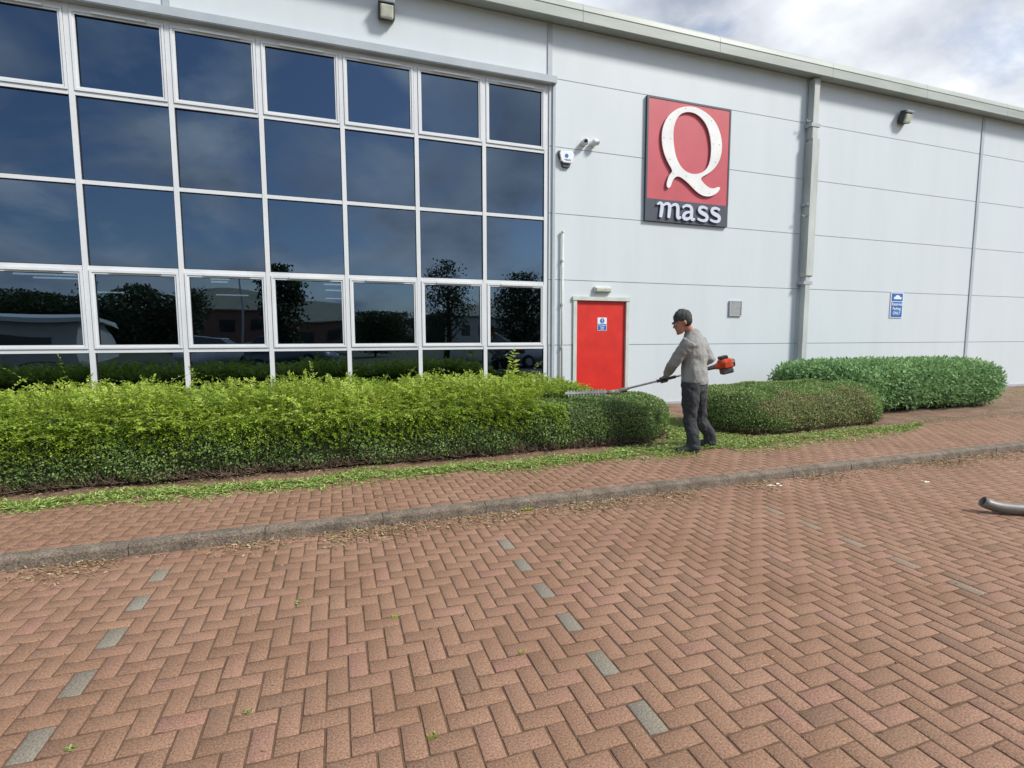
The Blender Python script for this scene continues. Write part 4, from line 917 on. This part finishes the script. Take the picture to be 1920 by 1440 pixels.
def car(x, y, rz, paint, label):
    t_ = thing('parked_car', label, 'car', (x, y, -.02), 'cars parked across the car park')
    def put(nm, bm, m_, sm=False, par=None):
        me = bpy.data.meshes.new(nm); bmesh.ops.recalc_face_normals(bm, faces=bm.faces); bm.to_mesh(me); bm.free()
        if sm: me.shade_smooth()
        return link(nm, me, m_, par or t_)
    st = [(-2.3,.72,.45,.62),(-2.2,.84,.28,.85),(-1.5,.90,.24,.98),(-.6,.92,.24,1.0),(.6,.92,.24,.98),(1.5,.90,.24,.90),(2.15,.82,.26,.76),(2.3,.66,.4,.62)]
    bm = bmesh.new(); rings = []
    for X_, hw, zb, zt in st: rings.append([bm.verts.new((X_, s*hw*k, z)) for s, k, z in ((-1,.92,zb),(-1,1,(zb+zt)/2),(-1,.86,zt),(1,.86,zt),(1,1,(zb+zt)/2),(1,.92,zb))])
    for a, b in zip(rings, rings[1:]):
        for k in range(6): bm.faces.new((a[k], a[(k+1) % 6], b[(k+1) % 6], b[k]))
    bm.faces.new(rings[0]); bm.faces.new(rings[-1][::-1]); put('body', bm, paint, True)
    def cabin(bm, e, z1, z0=.95):
        for (X0, X1, X2, X3) in ((-1.95-e, -1.25, .45, 1.25+e),):
            b = [bm.verts.new(p) for p in ((X0,-.80-e,z0),(X3,-.80-e,z0),(X3,.80+e,z0),(X0,.80+e,z0))]; t__ = [bm.verts.new(p) for p in ((X1,-.60,z1),(X2,-.60,z1),(X2,.60,z1),(X1,.60,z1))]
            for k in range(4): bm.faces.new((b[k], b[(k+1) % 4], t__[(k+1) % 4], t__[k]))
            bm.faces.new(t__)
    bm = bmesh.new(); cabin(bm, 0, 1.46); put('windows', bm, M['winpane'])
    bm = bmesh.new(); obox(bm, (-.4, 0, 1.475), (1,0,0), (0,1,0), (0,0,1), 1.75, 1.24, .05, .02); put('roof', bm, paint)
    for sx in (-1.4, 1.4):
        for sy in (-.86, .86):
            bm = bmesh.new(); tube(bm, [(sx, sy-.1, .33), (sx, sy+.1, .33)], .33, 20); wh = put('wheel', bm, M['tyre'])
            bm = bmesh.new(); tube(bm, [(sx, sy-.105, .33), (sx, sy+.105, .33)], .2, 16); put('rim', bm, M['steel'], par=wh)
    for sy in (-.6, .6):
        bm = bmesh.new(); obox(bm, (2.2, sy, .66), (1,0,0), (0,1,0), (0,0,1), .16, .3, .13, .02); put('headlight', bm, M['skylight'])
    t_.rotation_euler.z = rz
car(-2.2, -8.3, R(20), M['cargrey'], 'dark grey hatchback mirrored in the fourth window bay')
car(-6.0, -11.6, R(8), M['carwhite'], 'white car mirrored in the third window bay')
car(10.9, -6.0, R(-14), M['carsil'], 'silver car mirrored low beside the window edge')
lp = thing('lamp_post', 'slender curved lamp post beyond the car park', 'lamp post', (-6.5, -24, 0))
bm = bmesh.new(); tube(bm, [(-6.5,-24,-.05),(-6.5,-24,3),(-6.5,-24,5.6),(-6.45,-23.98,5.75),(-6.3,-23.95,5.8)], [.09,.07,.05,.045,.04], 10); part('post', bm, M['steel'], lp)
bm = bmesh.new(); obox(bm, (-6.1,-23.9,5.8), (1,0,0), (0,1,0), (0,0,1), .6, .2, .1, .03); part('lamp_head', bm, M['charcoal'], lp)

# ---------------------------------------------------------------- drawing units -> metres
bpy.context.view_layer.update()
for o in SC.objects:
    if o.parent is None and o.type in {'MESH', 'EMPTY'}:
        if o.name in ('person', 'hedge_trimmer'): o.location += Vector((.07, .09, -.03))
        o.location = o.location*UNIT; o.scale = o.scale*UNIT
